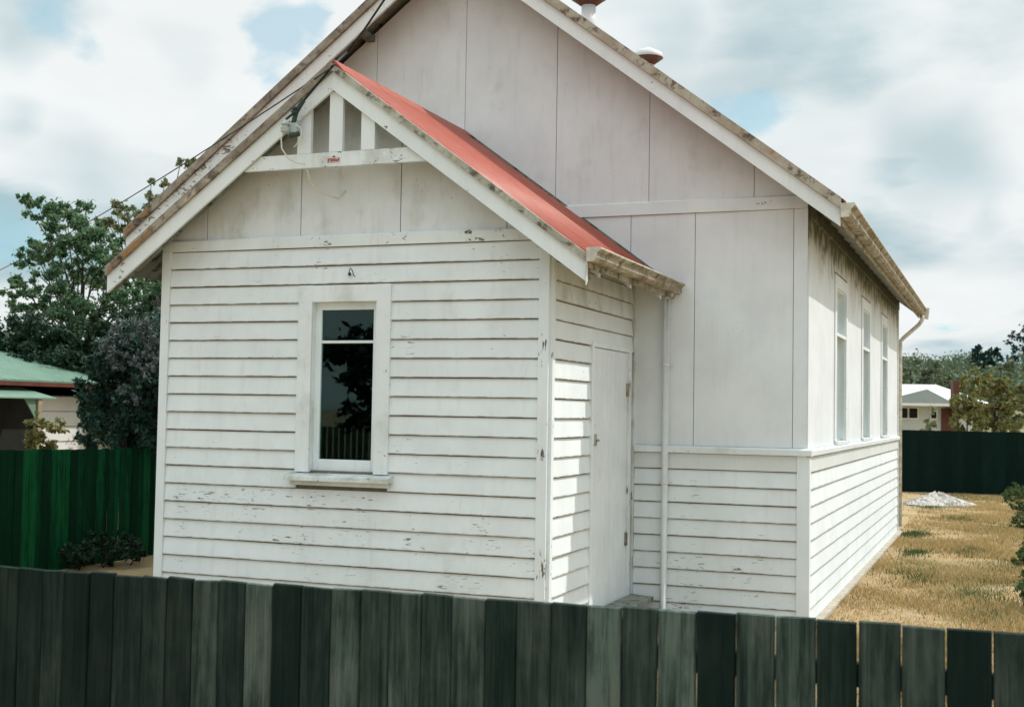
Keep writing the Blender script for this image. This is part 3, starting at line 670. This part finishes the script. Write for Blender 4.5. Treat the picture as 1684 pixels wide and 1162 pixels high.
# ------------------------------------------------------------------ cables
def bez(a, b, sag, n=24):
    a = Vector(a); b = Vector(b); return [a.lerp(b, i / n) - Vector((0, 0, 4 * sag * (i / n) * (1 - i / n))) for i in range(n + 1)]
def ray(px, py, depth):
    return CAM + (FW + RT * ((px - 842) / 2082) - UP * ((py - 581) / 2082)) * depth
A0 = Vector((1.60, -.385, H + 1.15)); A1 = ray(548, 108, 10.15); A2 = ray(571, 86, 12.25); A3 = ray(632, 0, 11.3)
pts = [A0, A1, A1.lerp(A2, .5), A2, A2.lerp(A3, .5) - Vector((0, 0, .015)), A3, A3 + (A3 - A2) * 4, A3 + (A3 - A2) * 12]
tag(MB().tube(pts, .010, 8).obj('power_cable', M['blackcable']), 'thick black cable running up from the porch gable bracket past the main barge board', 'cable')
B0 = ray(543, 113, 10.1); B1 = ray(-300, 500, 46)
tag(MB().tube(bez(B0, B1, 1.0, 40), .0065, 6).obj('power_cable', M['blackcable']), 'thin wire sagging across the sky to the left behind the hall roof', 'cable')

# ------------------------------------------------------------------ near paling fence
nf = thing('paling_fence', 'weathered dark grey timber paling fence across the foreground', 'fence', (5.1, -5.4, 0))
bx = [3.275, 3.388, 3.505, 3.608, 3.721, 3.832, 3.963, 4.07, 4.181, 4.292, 4.402, 4.514, 4.632, 4.75, 4.865, 4.974, 5.092, 5.204, 5.324, 5.433, 5.555, 5.676, 5.79, 5.907, 6.03, 6.151, 6.272, 6.393, 6.512, 6.636, 6.76, 6.885, 7.012]
tone = [.16, .2, .28, .15, .10, .28, .3, .2, .55, .33, .8, .12, .36, .7, .5, .68, .5, .62, .3, .45, .42, 1.0, .42, .85, .1, .62, .8, .32, .5, .48, .08, .42, .5]
while bx[0] > 1.2: bx.insert(0, bx[0] - rnd.uniform(.108, .125)); tone.insert(0, rnd.uniform(.1, .3))
while bx[-1] < 9.2: bx.append(bx[-1] + rnd.uniform(.115, .128)); tone.append(rnd.uniform(.1, .7))
def paling(x0, x1, top, th=.019, y=0):
    "sawn board with eased front arrises, slightly cupped and leaning"
    n = 6; mb = MB(); r = rnd; V = []; F = []
    tl, tr = top + r.uniform(-.0025, .0025), top + r.uniform(-.0025, .0025); lean = r.uniform(-.0012, .0012)
    e = .0035; cup = r.uniform(-.002, .002)
    for i in range(n + 1):
        f = i / n; jl, jr = r.uniform(-.0012, .0012), r.uniform(-.0012, .0012); dy = r.uniform(-.0015, .0015); lx = lean * (f - .7)
        A, B = x0 + jl + lx, x1 + jr + lx; m = (A + B) / 2
        sec = [(A, .005), (A + e, 0), (m, cup), (B - e, 0), (B, .005), (B, th), (A, th)]
        for (x, yy) in sec:
            z = f * top if i < n else tl + (tr - tl) * (x - A) / (B - A) + (.003 if yy > .01 else 0)
            V.append((x, y + dy + yy, z))
    k = 7
    for i in range(n):
        for j in range(k):
            j2 = (j + 1) % k; F.append((i * k + j, i * k + j2, (i + 1) * k + j2, (i + 1) * k + j))
    F += [tuple(range(k))[::-1], tuple(range(n * k, n * k + k))]
    return mb.add(V, F)
for i in range(len(bx) - 1):
    a, b = bx[i], bx[i + 1]; gp = .0016 if b < 5.8 else .0030
    top = 1.263 + (a - 3.3) * .0093 + rnd.uniform(-.0035, .0035)
    o = paling(a + rnd.uniform(.3, 1) * gp, b - rnd.uniform(.3, 1) * gp, top, y=rnd.uniform(-.005, .004)).obj('paling', M['paling'], nf, (tone[i], 0, 0), (-5.1, 0, 0), bevel=0)
for z in (1.10, .35): MB().box(bx[0] - 5.1, bx[-1] - 5.1, .022, .06, z, z + .07).obj('rail', M['paling'], nf, (.3, 0, 0))
for x in (2.2, 4.6, 7.0, 9.0): MB().box(x - 5.1 - .05, x - 5.1 + .05, .062, .15, 0, 1.2).obj('fence_post', M['paling'], nf, (.3, 0, 0))

# ------------------------------------------------------------------ green fence at the left
gf = thing('paling_fence', 'dark green painted paling fence left of the hall, before the neighbouring house', 'fence', (-3.2, 3, 0))
y = -3.0; r2 = random.Random(5); k = 0
while y < 8.5:
    k += 1; w = r2.uniform(.10, .125); tp = 1.395 - (y - 1.5) * .014 + r2.uniform(-.008, .008)
    hgt = tp; o = MB(); x = r2.uniform(-.006, .004)
    o.prism([(x, y - 3), (x + .016, y - 3), (x + .016, y - 3 + w + .004), (x, y - 3 + w + .004)], 'z', 0, hgt)
    lap = r2.random() < .35
    o.obj('paling', M['greenpaling'], gf, (r2.choice((.15, .3, .5, .8, .95)) , 0, 0), (.0165 * (k % 2), 0, 0)); y += w
for z in (.3, 1.1): MB().box(-.045, -.008, -6, 5.5, z, z + .07).obj('rail', M['greenpaling'], gf, (.3, 0, 0))
# ------------------------------------------------------------------ dark fence at the back
bf = thing('paling_fence', 'very dark close boarded back fence beyond the dry yard', 'fence', (6, 25.2, 0))
x = -1.0
while x < 14.5:
    w = r2.uniform(.135, .155)
    MB().box(x - 6, x - 6 + w - .001, r2.uniform(-.006, .004), .02, 0, 1.60 + r2.uniform(-.006, .006)).obj('paling', M['darkpaling'], bf, (r2.uniform(.1, .8), 0, 0)); x += w
MB().box(-7, 8.5, .021, .034, .02, 1.58).obj('backing_sheet', M['darkpaling'], bf, (.2, 0, 0))
for z in (.4, 1.3): MB().box(-7, 8.5, .036, .07, z, z + .07).obj('rail', M['darkpaling'], bf, (.3, 0, 0))
# fence over the road, seen only in the window's reflection
of = thing('paling_fence', 'low grey paling fence across the road, mirrored in the porch window', 'fence', (-6, -22, 0))
base = None
for i in range(60):
    if base is None: base = MB().box(-8, -7.86, -.01, .01, 0, 1.4).obj('paling', M['paling'], of, (1, 0, 0))
    else:
        o = base.copy(); COL.objects.link(o); o.location = (i * .19, 0, 0); o.color = (rnd.uniform(.6, 1), 0, 0, 1)

# ------------------------------------------------------------------ foliage
def leaf_mesh(name, clumps, n, size, seed, droop=0.0, flat=.0, squash=1.0, sub=True):
    "n small leaf quads scattered near the shells of many clumps; every quad is an island"
    g = np.random.default_rng(seed); c = np.array([q[:3] for q in clumps]); r = np.array([q[3] for q in clumps])
    if sub:      # every clump breaks up into small sprays
        m = 9; dd = g.normal(size=(len(c), m, 3)) * .52; c = (c[:, None, :] + dd * r[:, None, None] * np.array([1, 1, .8])).reshape(-1, 3); r = (r[:, None] * g.uniform(.18, .5, (len(r), m))).reshape(-1)
    w = r ** 1.6; idx = g.choice(len(c), n, p=w / w.sum())
    d = g.normal(size=(n, 3)); d /= np.linalg.norm(d, axis=1)[:, None]
    rad = np.abs(g.normal(size=n)) * .62 + .12
    P = c[idx] + d * (rad * r[idx])[:, None] * np.array([1, 1, squash])
    nrm = g.normal(size=(n, 3)) + d * .8 + np.array([0, 0, flat]); nrm /= np.linalg.norm(nrm, axis=1)[:, None]
    u = np.cross(nrm, g.normal(size=(n, 3))); u /= np.linalg.norm(u, axis=1)[:, None]; v = np.cross(nrm, u)
    s = size * g.uniform(.55, 1.3, n)[:, None]
    u = u * s; v = v * s * .55
    V = np.stack([P - u, P - v * .9 + u * .1, P + u, P + v * .9 + u * .1], 1).reshape(-1, 3)
    me = bpy.data.meshes.new(name); me.vertices.add(4 * n); me.vertices.foreach_set('co', V.ravel().astype(np.float32))
    me.loops.add(4 * n); me.loops.foreach_set('vertex_index', np.arange(4 * n, dtype=np.int32))
    me.polygons.add(n); me.polygons.foreach_set('loop_start', np.arange(0, 4 * n, 4, dtype=np.int32)); me.polygons.foreach_set('loop_total', np.full(n, 4, dtype=np.int32))
    me.update(); return me
def crown_clumps(rr, cx, cy, cz, rx, ry, rz, n, r0, r1, hollow=.35):
    out = []
    while len(out) < n:
        a, b, c = rr.uniform(-1, 1), rr.uniform(-1, 1), rr.uniform(-1, 1); q = a * a + b * b + c * c
        if q > 1 or q < hollow * hollow: continue
        out.append((cx + a * rx, cy + b * ry, cz + c * rz, rr.uniform(r0, r1)))
    return out
def tree(name, label, cat, loc, trunk_h, tr, clumps, n, size, leaf, seed, group=None, branches=14, flat=.2, squash=.8):
    tn = thing(name, label, cat, loc, group); rr = random.Random(seed)
    mb = MB(); top = Vector((rr.uniform(-.2, .2), rr.uniform(-.2, .2), trunk_h))
    mb.tube([(0, 0, 0), Vector((.04, 0, trunk_h * .5)), top], tr, 8, r2=tr * .6)
    cs = clumps if len(clumps) <= branches else rr.sample(clumps, branches)
    for c in cs:
        e = Vector(c[:3]); s = Vector((0, 0, trunk_h * rr.uniform(.55, 1.0))); m = s.lerp(e, .5) + Vector((rr.uniform(-.2, .2), rr.uniform(-.2, .2), rr.uniform(-.1, .25)))
        mb.tube([s, m, e], tr * .26, 5, r2=tr * .05)
    mb.obj('trunk', M['bark'], tn)
    me = leaf_mesh('crown', clumps, n, size, seed, flat=flat, squash=squash); me.materials.append(M[leaf]); link('crown', me, tn)
    return tn
rr = random.Random(21)
def rel(c, loc): return [(q[0] - loc[0], q[1] - loc[1], q[2] - loc[2], q[3]) for q in c]
def pixclumps(lst, depth, rr, jd=1.2):
    "clump list given as picture (px, py, radius px)"
    out = []
    for px, py, rp in lst:
        d = depth + rr.uniform(-jd, jd); p = at(px, d, 0); out.append((p.x, p.y, zat(px, py, d), rp / 2082 * d))
    return out
# feathery tree at the left
D = 26
spec = [(55, 330, 14), (70, 350, 22), (100, 340, 24), (120, 360, 24), (85, 375, 26), (45, 400, 18), (35, 430, 16), (60, 420, 22), (90, 410, 24), (115, 400, 24), (140, 385, 22), (150, 420, 26), (110, 440, 22),
        (75, 450, 24), (30, 465, 18), (20, 480, 14), (55, 485, 20), (90, 480, 24), (130, 465, 24), (165, 455, 24), (60, 515, 20), (30, 505, 14), (100, 515, 24), (140, 505, 26), (180, 495, 26), (190, 430, 20), (210, 460, 24),
        (175, 395, 16), (27, 322, 10), (38, 330, 9), (225, 500, 26), (250, 470, 24), (30, 530, 12), (200, 395, 14), (250, 520, 26), (160, 530, 24), (215, 530, 22), (120, 535, 24)]
base = at(130, D)
tree('acacia_tree', 'tall feathery green tree at the far left with sky showing through its crown', 'tree', base, 3.9, .11, rel(pixclumps(spec, D, rr), base), 52000, .042, 'leaf_green', 31, branches=30)
D = 29
spec = [(190, 340, 14), (215, 345, 12), (170, 365, 16), (200, 370, 16), (230, 350, 14), (250, 330, 12), (262, 300, 8), (240, 298, 7), (300, 268, 9), (315, 275, 8), (288, 262, 6), (310, 300, 9), (290, 310, 12), (270, 325, 14),
        (320, 290, 8), (245, 375, 16), (220, 395, 18), (265, 355, 16), (200, 415, 18), (185, 350, 8), (255, 400, 20), (235, 430, 22), (290, 340, 14), (275, 380, 18), (300, 370, 14), (235, 320, 8)]
base = at(250, D)
tree('gum_tree', 'pale thin-leaved tree top rising behind the left roof edge', 'tree', base, 4.2, .15, rel(pixclumps(spec, D, rr), base), 8000, .062, 'leaf_yellow', 32, branches=26)
# dark evergreen hedge trees behind the green roofed house
D = 24
for i, (px, ys, lab) in enumerate(((10, 510, 'dark evergreen tree at the left picture edge behind the green roof'), (95, 525, 'dark evergreen tree behind the middle of the green roof'), (185, 520, 'dark evergreen tree between the green roof and the grey flowering shrub'), (265, 500, 'dark evergreen tree just beside the porch corner'), (-90, 500, 'dark evergreen tree beyond the left end of the green roof'))):
    base = at(px, D + rr.uniform(-.6, .6)); zt = zat(px, ys, D)
    cl = crown_clumps(rr, 0, 0, zt * .5, 1.05, .8, zt * .5, 60, .3, .5, 0)
    tree('evergreen_tree', lab, 'tree', base, zt * .6, .14, cl, 30000, .055, 'leaf_dark', 40 + i, group='dark trees behind the neighbouring house', branches=8)
# grey flowering shrub
D = 16.2; spec = []
for i in range(60):
    px = rr.uniform(150, 300); py = rr.uniform(560, 735)
    if px < 175 and py < 590: py += 40
    spec.append((px, py, rr.uniform(14, 24)))
spec += [(165, 585, 14), (190, 560, 16), (215, 545, 14), (235, 530, 14), (255, 515, 14), (262, 540, 18), (175, 620, 14), (160, 650, 14), (150, 690, 10), (275, 530, 16)]
base = at(215, D); cl = rel(pixclumps(spec, D, rr, .5), base)
sh = tree('flowering_shrub', 'big dark shrub with pale mauve blossom heads beside the left corner of the porch', 'shrub', base, 1.4, .07, cl, 36000, .038, 'leaf_lilac', 51, branches=20)
fs = [(195, 545, 9), (215, 535, 9), (180, 560, 8), (205, 565, 9), (235, 560, 8), (225, 550, 8), (250, 545, 9), (260, 510, 6), (170, 575, 7), (245, 580, 8), (215, 585, 7), (165, 600, 6), (190, 600, 7), (255, 600, 7), (235, 615, 7), (200, 640, 6), (225, 655, 6), (262, 560, 7), (240, 530, 7), (185, 580, 6)]
me = leaf_mesh('blossom', rel(pixclumps([(a, b, c * 1.9) for a, b, c in fs], D - .55, rr, .12), base), 3200, .028, 52); me.materials.append(M['flower']); link('blossom', me, sh)
# small leafy plants against the neighbour's wall and along the green fence foot
base = at(75, 17.2); zc = zat(75, 715, 17.2)
tree('shrub', 'small yellow-green bush above the green fence by the tan post', 'shrub', base, zc * .8, .03, crown_clumps(rr, 0, 0, zc, .22, .2, .24, 14, .06, .12, 0), 1500, .035, 'leaf_olive', 61, branches=6)
for i, (px, dd) in enumerate(((225, 15.2), (180, 14.9), (140, 14.6))):
    base = at(px, dd); tree('shrub', ('low dark plant at the foot of the green fence beside the porch', 'low dark plant at the foot of the green fence, second from the porch', 'low dark plant at the foot of the green fence, third from the porch')[i], 'plant', base, .12, .012, crown_clumps(rr, 0, 0, .2, .3, .22, .16, 10, .07, .13, 0), 1100, .03, 'leaf_dark', 63 + i, branches=5)

# ------------------------------------------------------------------ neighbouring house at the left
nh = thing('neighbour_house', 'low white house with a pale green hipped roof behind the green fence', 'house', (-8, 6, 0))
def rl(*a): return a
EX = 0.0
wl = MB().box(-6.0, -.42, -1.0, 3.9, 0, 2.05).obj('house_wall', M['gap'], nh)
for k in range(8):
    z = 2.04 - (k + 1) * .26
    if z < 0: break
    MB().prism([(-.42, z), (-.385, z), (-.40, z + .248), (-.42, z + .248)], 'y', 1.95, 3.9).obj('plank', M['plank'], wl)
MB().prism([(-.42, 0), (-.38, 0), (-.38, 2.04), (-.42, 2.04)], 'y', 1.83, 1.94).obj('corner_board', M['plank'], wl)
MB().box(-.419, -.40, -1.0, 1.82, .0, 2.04).obj('verandah_shade_wall', M['inside'], wl)  # near-black colour paints in the shade under the verandah
MB().box(-.399, -.38, -.75, -.35, .5, 1.9).obj('window_frame', M['plank'], wl)
rf = MB(); e0, e1, zf, zr = -6.5, 5.2, 2.29, 3.13
V = [(0, e0, zf), (0, e1, zf), (-6.6, e1, zf), (-6.6, e0, zf), (-3.3, e0 + 3.3, zr), (-3.3, e1 - 3.3, zr)]
V += [(x, y, z - .03) for x, y, z in V[:4]]
rf.add(V, [(0, 1, 5, 4), (1, 2, 5), (2, 3, 4, 5), (3, 0, 4), (6, 7, 1, 0), (7, 8, 2, 1), (8, 9, 3, 2), (9, 6, 0, 3), (9, 8, 7, 6)])
rfo = rf.obj('roof', M['greenroof'], nh)
for i in range(60):     # standing ribs of the roof iron
    y = e0 + .2 + i * .19
    if y > e1 - .1: break
    run = min(3.3, y - e0, e1 - y)
    MB().prism([(-.0, zf + .006), (-run, zf + .006 + run * (zr - zf) / 3.3), (-run, zf + run * (zr - zf) / 3.3 - .01), (0, zf - .005)], 'y', y, y + .012).obj('roof_rib', M['greenroof'], rfo)
MB().box(-.02, .04, e0, e1 + .02, zf - .10, zf - .035).obj('gutter', M['fascia'], nh)
MB().prism([(-.3, 2.13), (.45, 1.98), (.45, 2.0), (-.3, 2.17)], 'y', -6.0, 1.4).obj('verandah_roof', M['greenroof'], nh)
for y, lean in ((1.0, .05), (-1.2, 0)):
    MB().prism([(.34, y), (.43, y), (.43, y + .09), (.34, y + .09)], 'z', 0, 1.99).obj('verandah_post', M['tanpost'], nh)
MB().prism([(.72, 1.99), (.98, 1.99), (.98, 1.66)], 'x', .375, .395).obj('post_bracket', M['greenroof'], nh)

# ------------------------------------------------------------------ house beyond the back fence
fhd = 58
p0 = at(1420, fhd); fh = thing('far_house', 'pale low house with white roof and brick chimney beyond the dark back fence', 'house', p0, rz=R(21.2) - R(8))
u = fhd / 2082
def fx(px): return (px - 1420) * u
zE, zT = zat(1540, 662, fhd), zat(1540, 629, fhd)
x0, x1 = fx(1300), fx(1612)
fw = MB().box(x0 + .5, x1 - .4, .6, 7, -.5, zE).obj('house_wall', M['housepale'], fh)
V = [(x0, 0, zE), (x1 + .3, 0, zE), (x1 + .3, 8, zE + .05), (x0, 8, zE + .05), (x0 + 3, 4, zT + .0), (fx(1562), 4, zT)]
MB().add(V, [(0, 1, 5, 4), (1, 2, 5), (2, 3, 4, 5), (3, 0, 4), (0, 3, 2, 1)]).obj('roof', M['whiteroof'], fh)
g0, g1, gm = fx(1440), fx(1562), fx(1520)
MB().prism([(g0, zE - .02), (g1, zE - .02), (gm, zat(1510, 640, fhd))], 'y', -.35, .3).obj('gable', M['housegable'], fh)
MB().box(g0, g1, -.36, .0, zE - .16, zE - .03).obj('fascia', M['plank'], fh)
for a, b in ((1480, 1494), (1497, 1510), (1532, 1540)):
    wz0, wz1 = zat(1500, 687, fhd), zat(1500, 671, fhd)
    w = MB().box(fx(a) - .06, fx(b) + .06, .55, .64, wz0 - .06, wz1 + .06).obj('window', M['plank'], fh)
    MB().box(fx(a), fx(b), .535, .548, wz0, wz1).obj('pane', M['inside'], w)
MB().box(fx(1562), fx(1571), -.2, .5, zE - .6, zat(1565, 632, fhd) + .15).obj('chimney', M['brick'], fh)
MB().box(fx(1548), fx(1572), .45, .64, zE - 1.5, zE - .25).obj('brick_panel', M['brick'], fh)

# ------------------------------------------------------------------ trees and bushes beyond the back fence
def bush(px, top, wpx, depth, leaf, name, label, cat, seed, n=4200, size=.09, hb=0.0, group=None, ncl=30):
    base = at(px, depth, hb); zt = zat(px, top, depth) - hb; w = wpx / 2 * depth / 2082
    cl = crown_clumps(random.Random(seed), 0, 0, zt * .58, w, w * .8, zt * .42, ncl, w * .18, w * .34, 0)
    return tree(name, label, cat, base, zt * .6, max(.05, zt * .02), cl, n, size, leaf, seed, group=group, branches=8)
G = 'trees beyond the back fence'
bush(1530, 668, 46, 40, 'leaf_yellow', 'shrub', 'thin pale bush in front of the far house windows', 'shrub', 71, 1000, .07, group=G, ncl=16)
bush(1592, 640, 70, 42, 'leaf_olive', 'gum_tree', 'olive tree hiding the right end of the far house', 'tree', 72, 4200, .085, group=G)
bush(1640, 612, 76, 44, 'leaf_olive', 'gum_tree', 'tall brownish green tree right of the far house', 'tree', 73, 5200, .09, group=G)
bush(1690, 625, 80, 42, 'leaf_olive', 'gum_tree', 'brownish green tree at the right picture edge above the back fence', 'tree', 74, 5200, .09, group=G)
bush(1605, 606, 60, 85, 'leaf_olive', 'gum_tree', 'olive tree standing just behind the roof of the far house', 'tree', 75, 3600, .15, group=G)
bush(1648, 592, 100, 90, 'leaf_hill', 'gum_tree', 'broad green tree behind the olive trees', 'tree', 76, 4200, .17, group=G)
bush(1560, 617, 50, 95, 'leaf_hill', 'gum_tree', 'low green tree above the chimney of the far house', 'tree', 77, 3000, .16, group=G)
bush(1490, 603, 60, 120, 'leaf_hill', 'gum_tree', 'rounded green tree above the left part of the white roof', 'tree', 78, 3600, .2, group=G)
bush(1535, 596, 70, 125, 'leaf_hill', 'gum_tree', 'wide green tree above the middle of the white roof', 'tree', 79, 3800, .2, group=G)
def hilltree(px, top, wpx, depth, leaf, name, label, seed, n=2600, size=.4):
    q = at(px, depth); a = math.atan2(q.x - CAM.x, q.y - CAM.y); d = math.hypot(q.x - CAM.x, q.y - CAM.y)
    return bush(px, top, wpx, depth, leaf, name, label, 'tree', seed, n, size, hill_h(a, d) - .5, 'trees on the far hill')
hilltree(1612, 563, 34, 330, 'leaf_pine', 'pine_tree', 'dark dense pine on the far hill, left of the dark pair', 81)
hilltree(1634, 566, 30, 332, 'leaf_pine', 'pine_tree', 'dark dense pine on the far hill, right of the dark pair', 82)
hilltree(1686, 526, 56, 300, 'leaf_pine', 'gum_tree', 'tall open gum standing above the hill at the right picture edge', 83, 2000, .38)
def woodland():
    g = np.random.default_rng(9); cl = []
    for i in range(1900):
        a = R(g.uniform(-60, 60)); d = g.uniform(165, 430)
        # clearings on the slope
        h = hill_h(a, d); x, y = CAM.x + d * math.sin(a), CAM.y + d * math.cos(a)
        if math.sin(x * .05 + 1.3) + math.sin(y * .043 + x * .02) > 1.62: continue
        t_ = g.uniform(5, 9.0); w = g.uniform(2.4, 4.2)
        for j in range(5): cl.append((x + g.uniform(-w, w) * .7, y + g.uniform(-w, w) * .7, h + t_ * g.uniform(.4, .85), w * g.uniform(.45, .7)))
    me = leaf_mesh('woodland', cl, 330000, .5, 10, sub=False); me.materials.append(M['leaf_hill'])
    o = link('woodland', me); stuff(o); o['label'] = 'mixed green woodland covering the far hillside'; o['category'] = 'woodland'
woodland()
# tree across the road, seen only as the dark shape in the window
tree('roadside_tree', 'dark leafy tree across the road, mirrored in the porch window', 'tree', (-6.2, -19.5, 0), 2.5, .2, crown_clumps(rr, 0, 0, 2.6, 2.6, 2, 2.1, 60, .5, .9, 0), 16000, .13, 'leaf_dark', 91)

# ------------------------------------------------------------------ yard: gravel heap, grass, weeds
def heap():
    V = []; F = []; n, m = 40, 14; r = random.Random(4)
    V.append((0, 0, .25))
    for j in range(1, m + 1):
        for i in range(n):
            a = 2 * math.pi * i / n; f = j / m; rad = f * (1 + .12 * math.sin(3 * a + 1) + .06 * math.sin(7 * a))
            V.append((rad * .78 * math.cos(a) + r.uniform(-.015, .015), rad * .62 * math.sin(a) + r.uniform(-.015, .015), max(.25 * (1 - f) ** 1.0 * (1 + .25 * math.sin(2 * a)) + r.uniform(-.015, .02), -.02 if f == 1 else .004)))
    for i in range(n): F.append((0, 1 + i, 1 + (i + 1) % n))
    for j in range(m - 1):
        for i in range(n):
            a, b = 1 + j * n + i, 1 + j * n + (i + 1) % n; F.append((a, a + n, b + n, b))
    o = meobj('gravel_heap', V, F, M['gravel'], loc=(5.55, 20.5, 0))
    tag(o, 'small pale heap of gravel on the dry grass near the back fence', 'gravel heap')
    g = np.random.default_rng(8); V = []; F = []
    for i in range(700):
        a = g.uniform(0, 6.28); f = math.sqrt(g.uniform(0, 1.3)); s = g.uniform(.012, .03)
        x, y = f * .78 * math.cos(a), f * .62 * math.sin(a); z = max(.25 * (1 - f) * (1 + .25 * math.sin(2 * a)), 0) + s * .4
        k = len(V)
        q = [(s, 0, 0), (-s * .5, s * .8, 0), (-s * .5, -s * .8, 0), (0, 0, s * .9), (0, 0, -s)]
        rz = g.uniform(0, 6); V += [(x + p[0] * math.cos(rz) - p[1] * math.sin(rz), y + p[0] * math.sin(rz) + p[1] * math.cos(rz), z + p[2]) for p in q]
        F += [(k, k + 1, k + 3), (k + 1, k + 2, k + 3), (k + 2, k, k + 3), (k + 1, k, k + 4), (k + 2, k + 1, k + 4), (k, k + 2, k + 4)]
    stuff(meobj('gravel_stones', V, F, M['gravel'], o))
heap()
def blades(name, n, seed, fn, hmin, hmax, mt, w=.006, lean=.6):
    g = np.random.default_rng(seed); P = fn(g, n); n = len(P)
    a = g.uniform(0, 2 * np.pi, n); h = g.uniform(hmin, hmax, n) * (P[:, 2] if P.shape[1] > 2 else 1)
    ww = w * g.uniform(.6, 1.5, n); dx, dy = np.cos(a) * ww, np.sin(a) * ww
    b = g.uniform(0, 2 * np.pi, n); le = h * g.uniform(.1, lean, n)
    z0 = np.full(n, -.02)
    V = np.stack([np.stack([P[:, 0] - dx, P[:, 1] - dy, z0], 1), np.stack([P[:, 0] + dx, P[:, 1] + dy, z0], 1), np.stack([P[:, 0] + np.cos(b) * le, P[:, 1] + np.sin(b) * le, h], 1)], 1).reshape(-1, 3)
    me = bpy.data.meshes.new(name); me.vertices.add(3 * n); me.vertices.foreach_set('co', V.ravel().astype(np.float32))
    me.loops.add(3 * n); me.loops.foreach_set('vertex_index', np.arange(3 * n, dtype=np.int32))
    me.polygons.add(n); me.polygons.foreach_set('loop_start', np.arange(0, 3 * n, 3, dtype=np.int32)); me.polygons.foreach_set('loop_total', np.full(n, 3, dtype=np.int32))
    me.update(); me.materials.append(mt); o = link(name, me); return stuff(o)
def yard(g, n):
    x = g.uniform(5.3, 9.5, n); y = 25 - (g.uniform(0, 1, n) ** .75) * 28
    k = (np.sin(x * 2.1 + np.sin(y * 1.3)) + np.sin(y * 1.9 + x) + np.sin(x * 7 + y * 5) * .6) * .3 + .6
    keep = (g.uniform(0, 1, n) < np.clip(k, .35, 1)) & (((x - 5.55) / .8) ** 2 + ((y - 20.5) / .65) ** 2 > 1)
    return np.stack([x, y, np.clip(k + .25, .4, 1.2)], 1)[keep]
o = blades('dry_grass', 240000, 1, yard, .02, .06, M['straw'], .006, 1.3); o['label'] = 'dry straw coloured grass over the yard beside the hall'; o['category'] = 'grass'
def green(g, n):
    c = np.array([(5.95, 6.9, .3), (5.55, 12.6, .22), (6.9, 14.5, .5), (7.35, 14.2, .6), (6.6, 5.2, .3), (7.0, 8.3, .35), (6.2, 16.5, .35), (7.3, 22.5, 1.0), (6.7, 23.6, .8), (5.9, 24.3, .6), (6.8, 3.9, .25), (6.5, 10.2, .2), (5.75, 9.6, .15), (6.85, 6.6, .4), (5.5, 19.2, .25)])
    i = g.integers(0, len(c), n); return np.stack([c[i, 0] + g.standard_t(3, size=n) * c[i, 2] * .6, c[i, 1] + g.standard_t(3, size=n) * c[i, 2] * 1.3, g.uniform(.6, 1.2, n)], 1)
o = blades('green_grass', 15000, 2, green, .02, .06, M['weed'], .007, 1.0); o['label'] = 'patches of green grass and weeds in the dry yard'; o['category'] = 'grass'
k = 0
for px, d, w, hh in ((1728, 12.8, .42, .42), (1730, 14.6, .45, .5), (1722, 16.8, .42, .42), (1712, 19.5, .42, .42), (1704, 22.5, .45, .4), (1700, 26, .5, .45), (1690, 29.5, .8, .45), (1706, 31.5, .9, .5)):
    base = at(px, d); k += 1
    lab = ['lowest and nearest green shrub at the right yard edge', 'second green shrub from the front fence along the right edge', 'third green shrub from the front fence along the right edge', 'fourth green shrub from the front fence along the right edge', 'fifth green shrub from the front fence along the right edge', 'sixth green shrub from the front fence along the right edge', 'wide green shrub before the back fence right of the gravel heap', 'green shrub touching the back fence at the right picture edge'][k - 1]
    hh *= .6; tree('shrub', lab, 'shrub', base, hh * .7, .012, crown_clumps(rr, 0, 0, hh * .5, w * .8, w, hh * .4, 20, .06, .13, 0), 6000, .022, 'weed', 100 + k, group='low shrubs along the right edge of the yard', branches=6)
print('tris', sum(len(p.vertices) - 2 for o in S.objects if o.type == 'MESH' for p in []) )
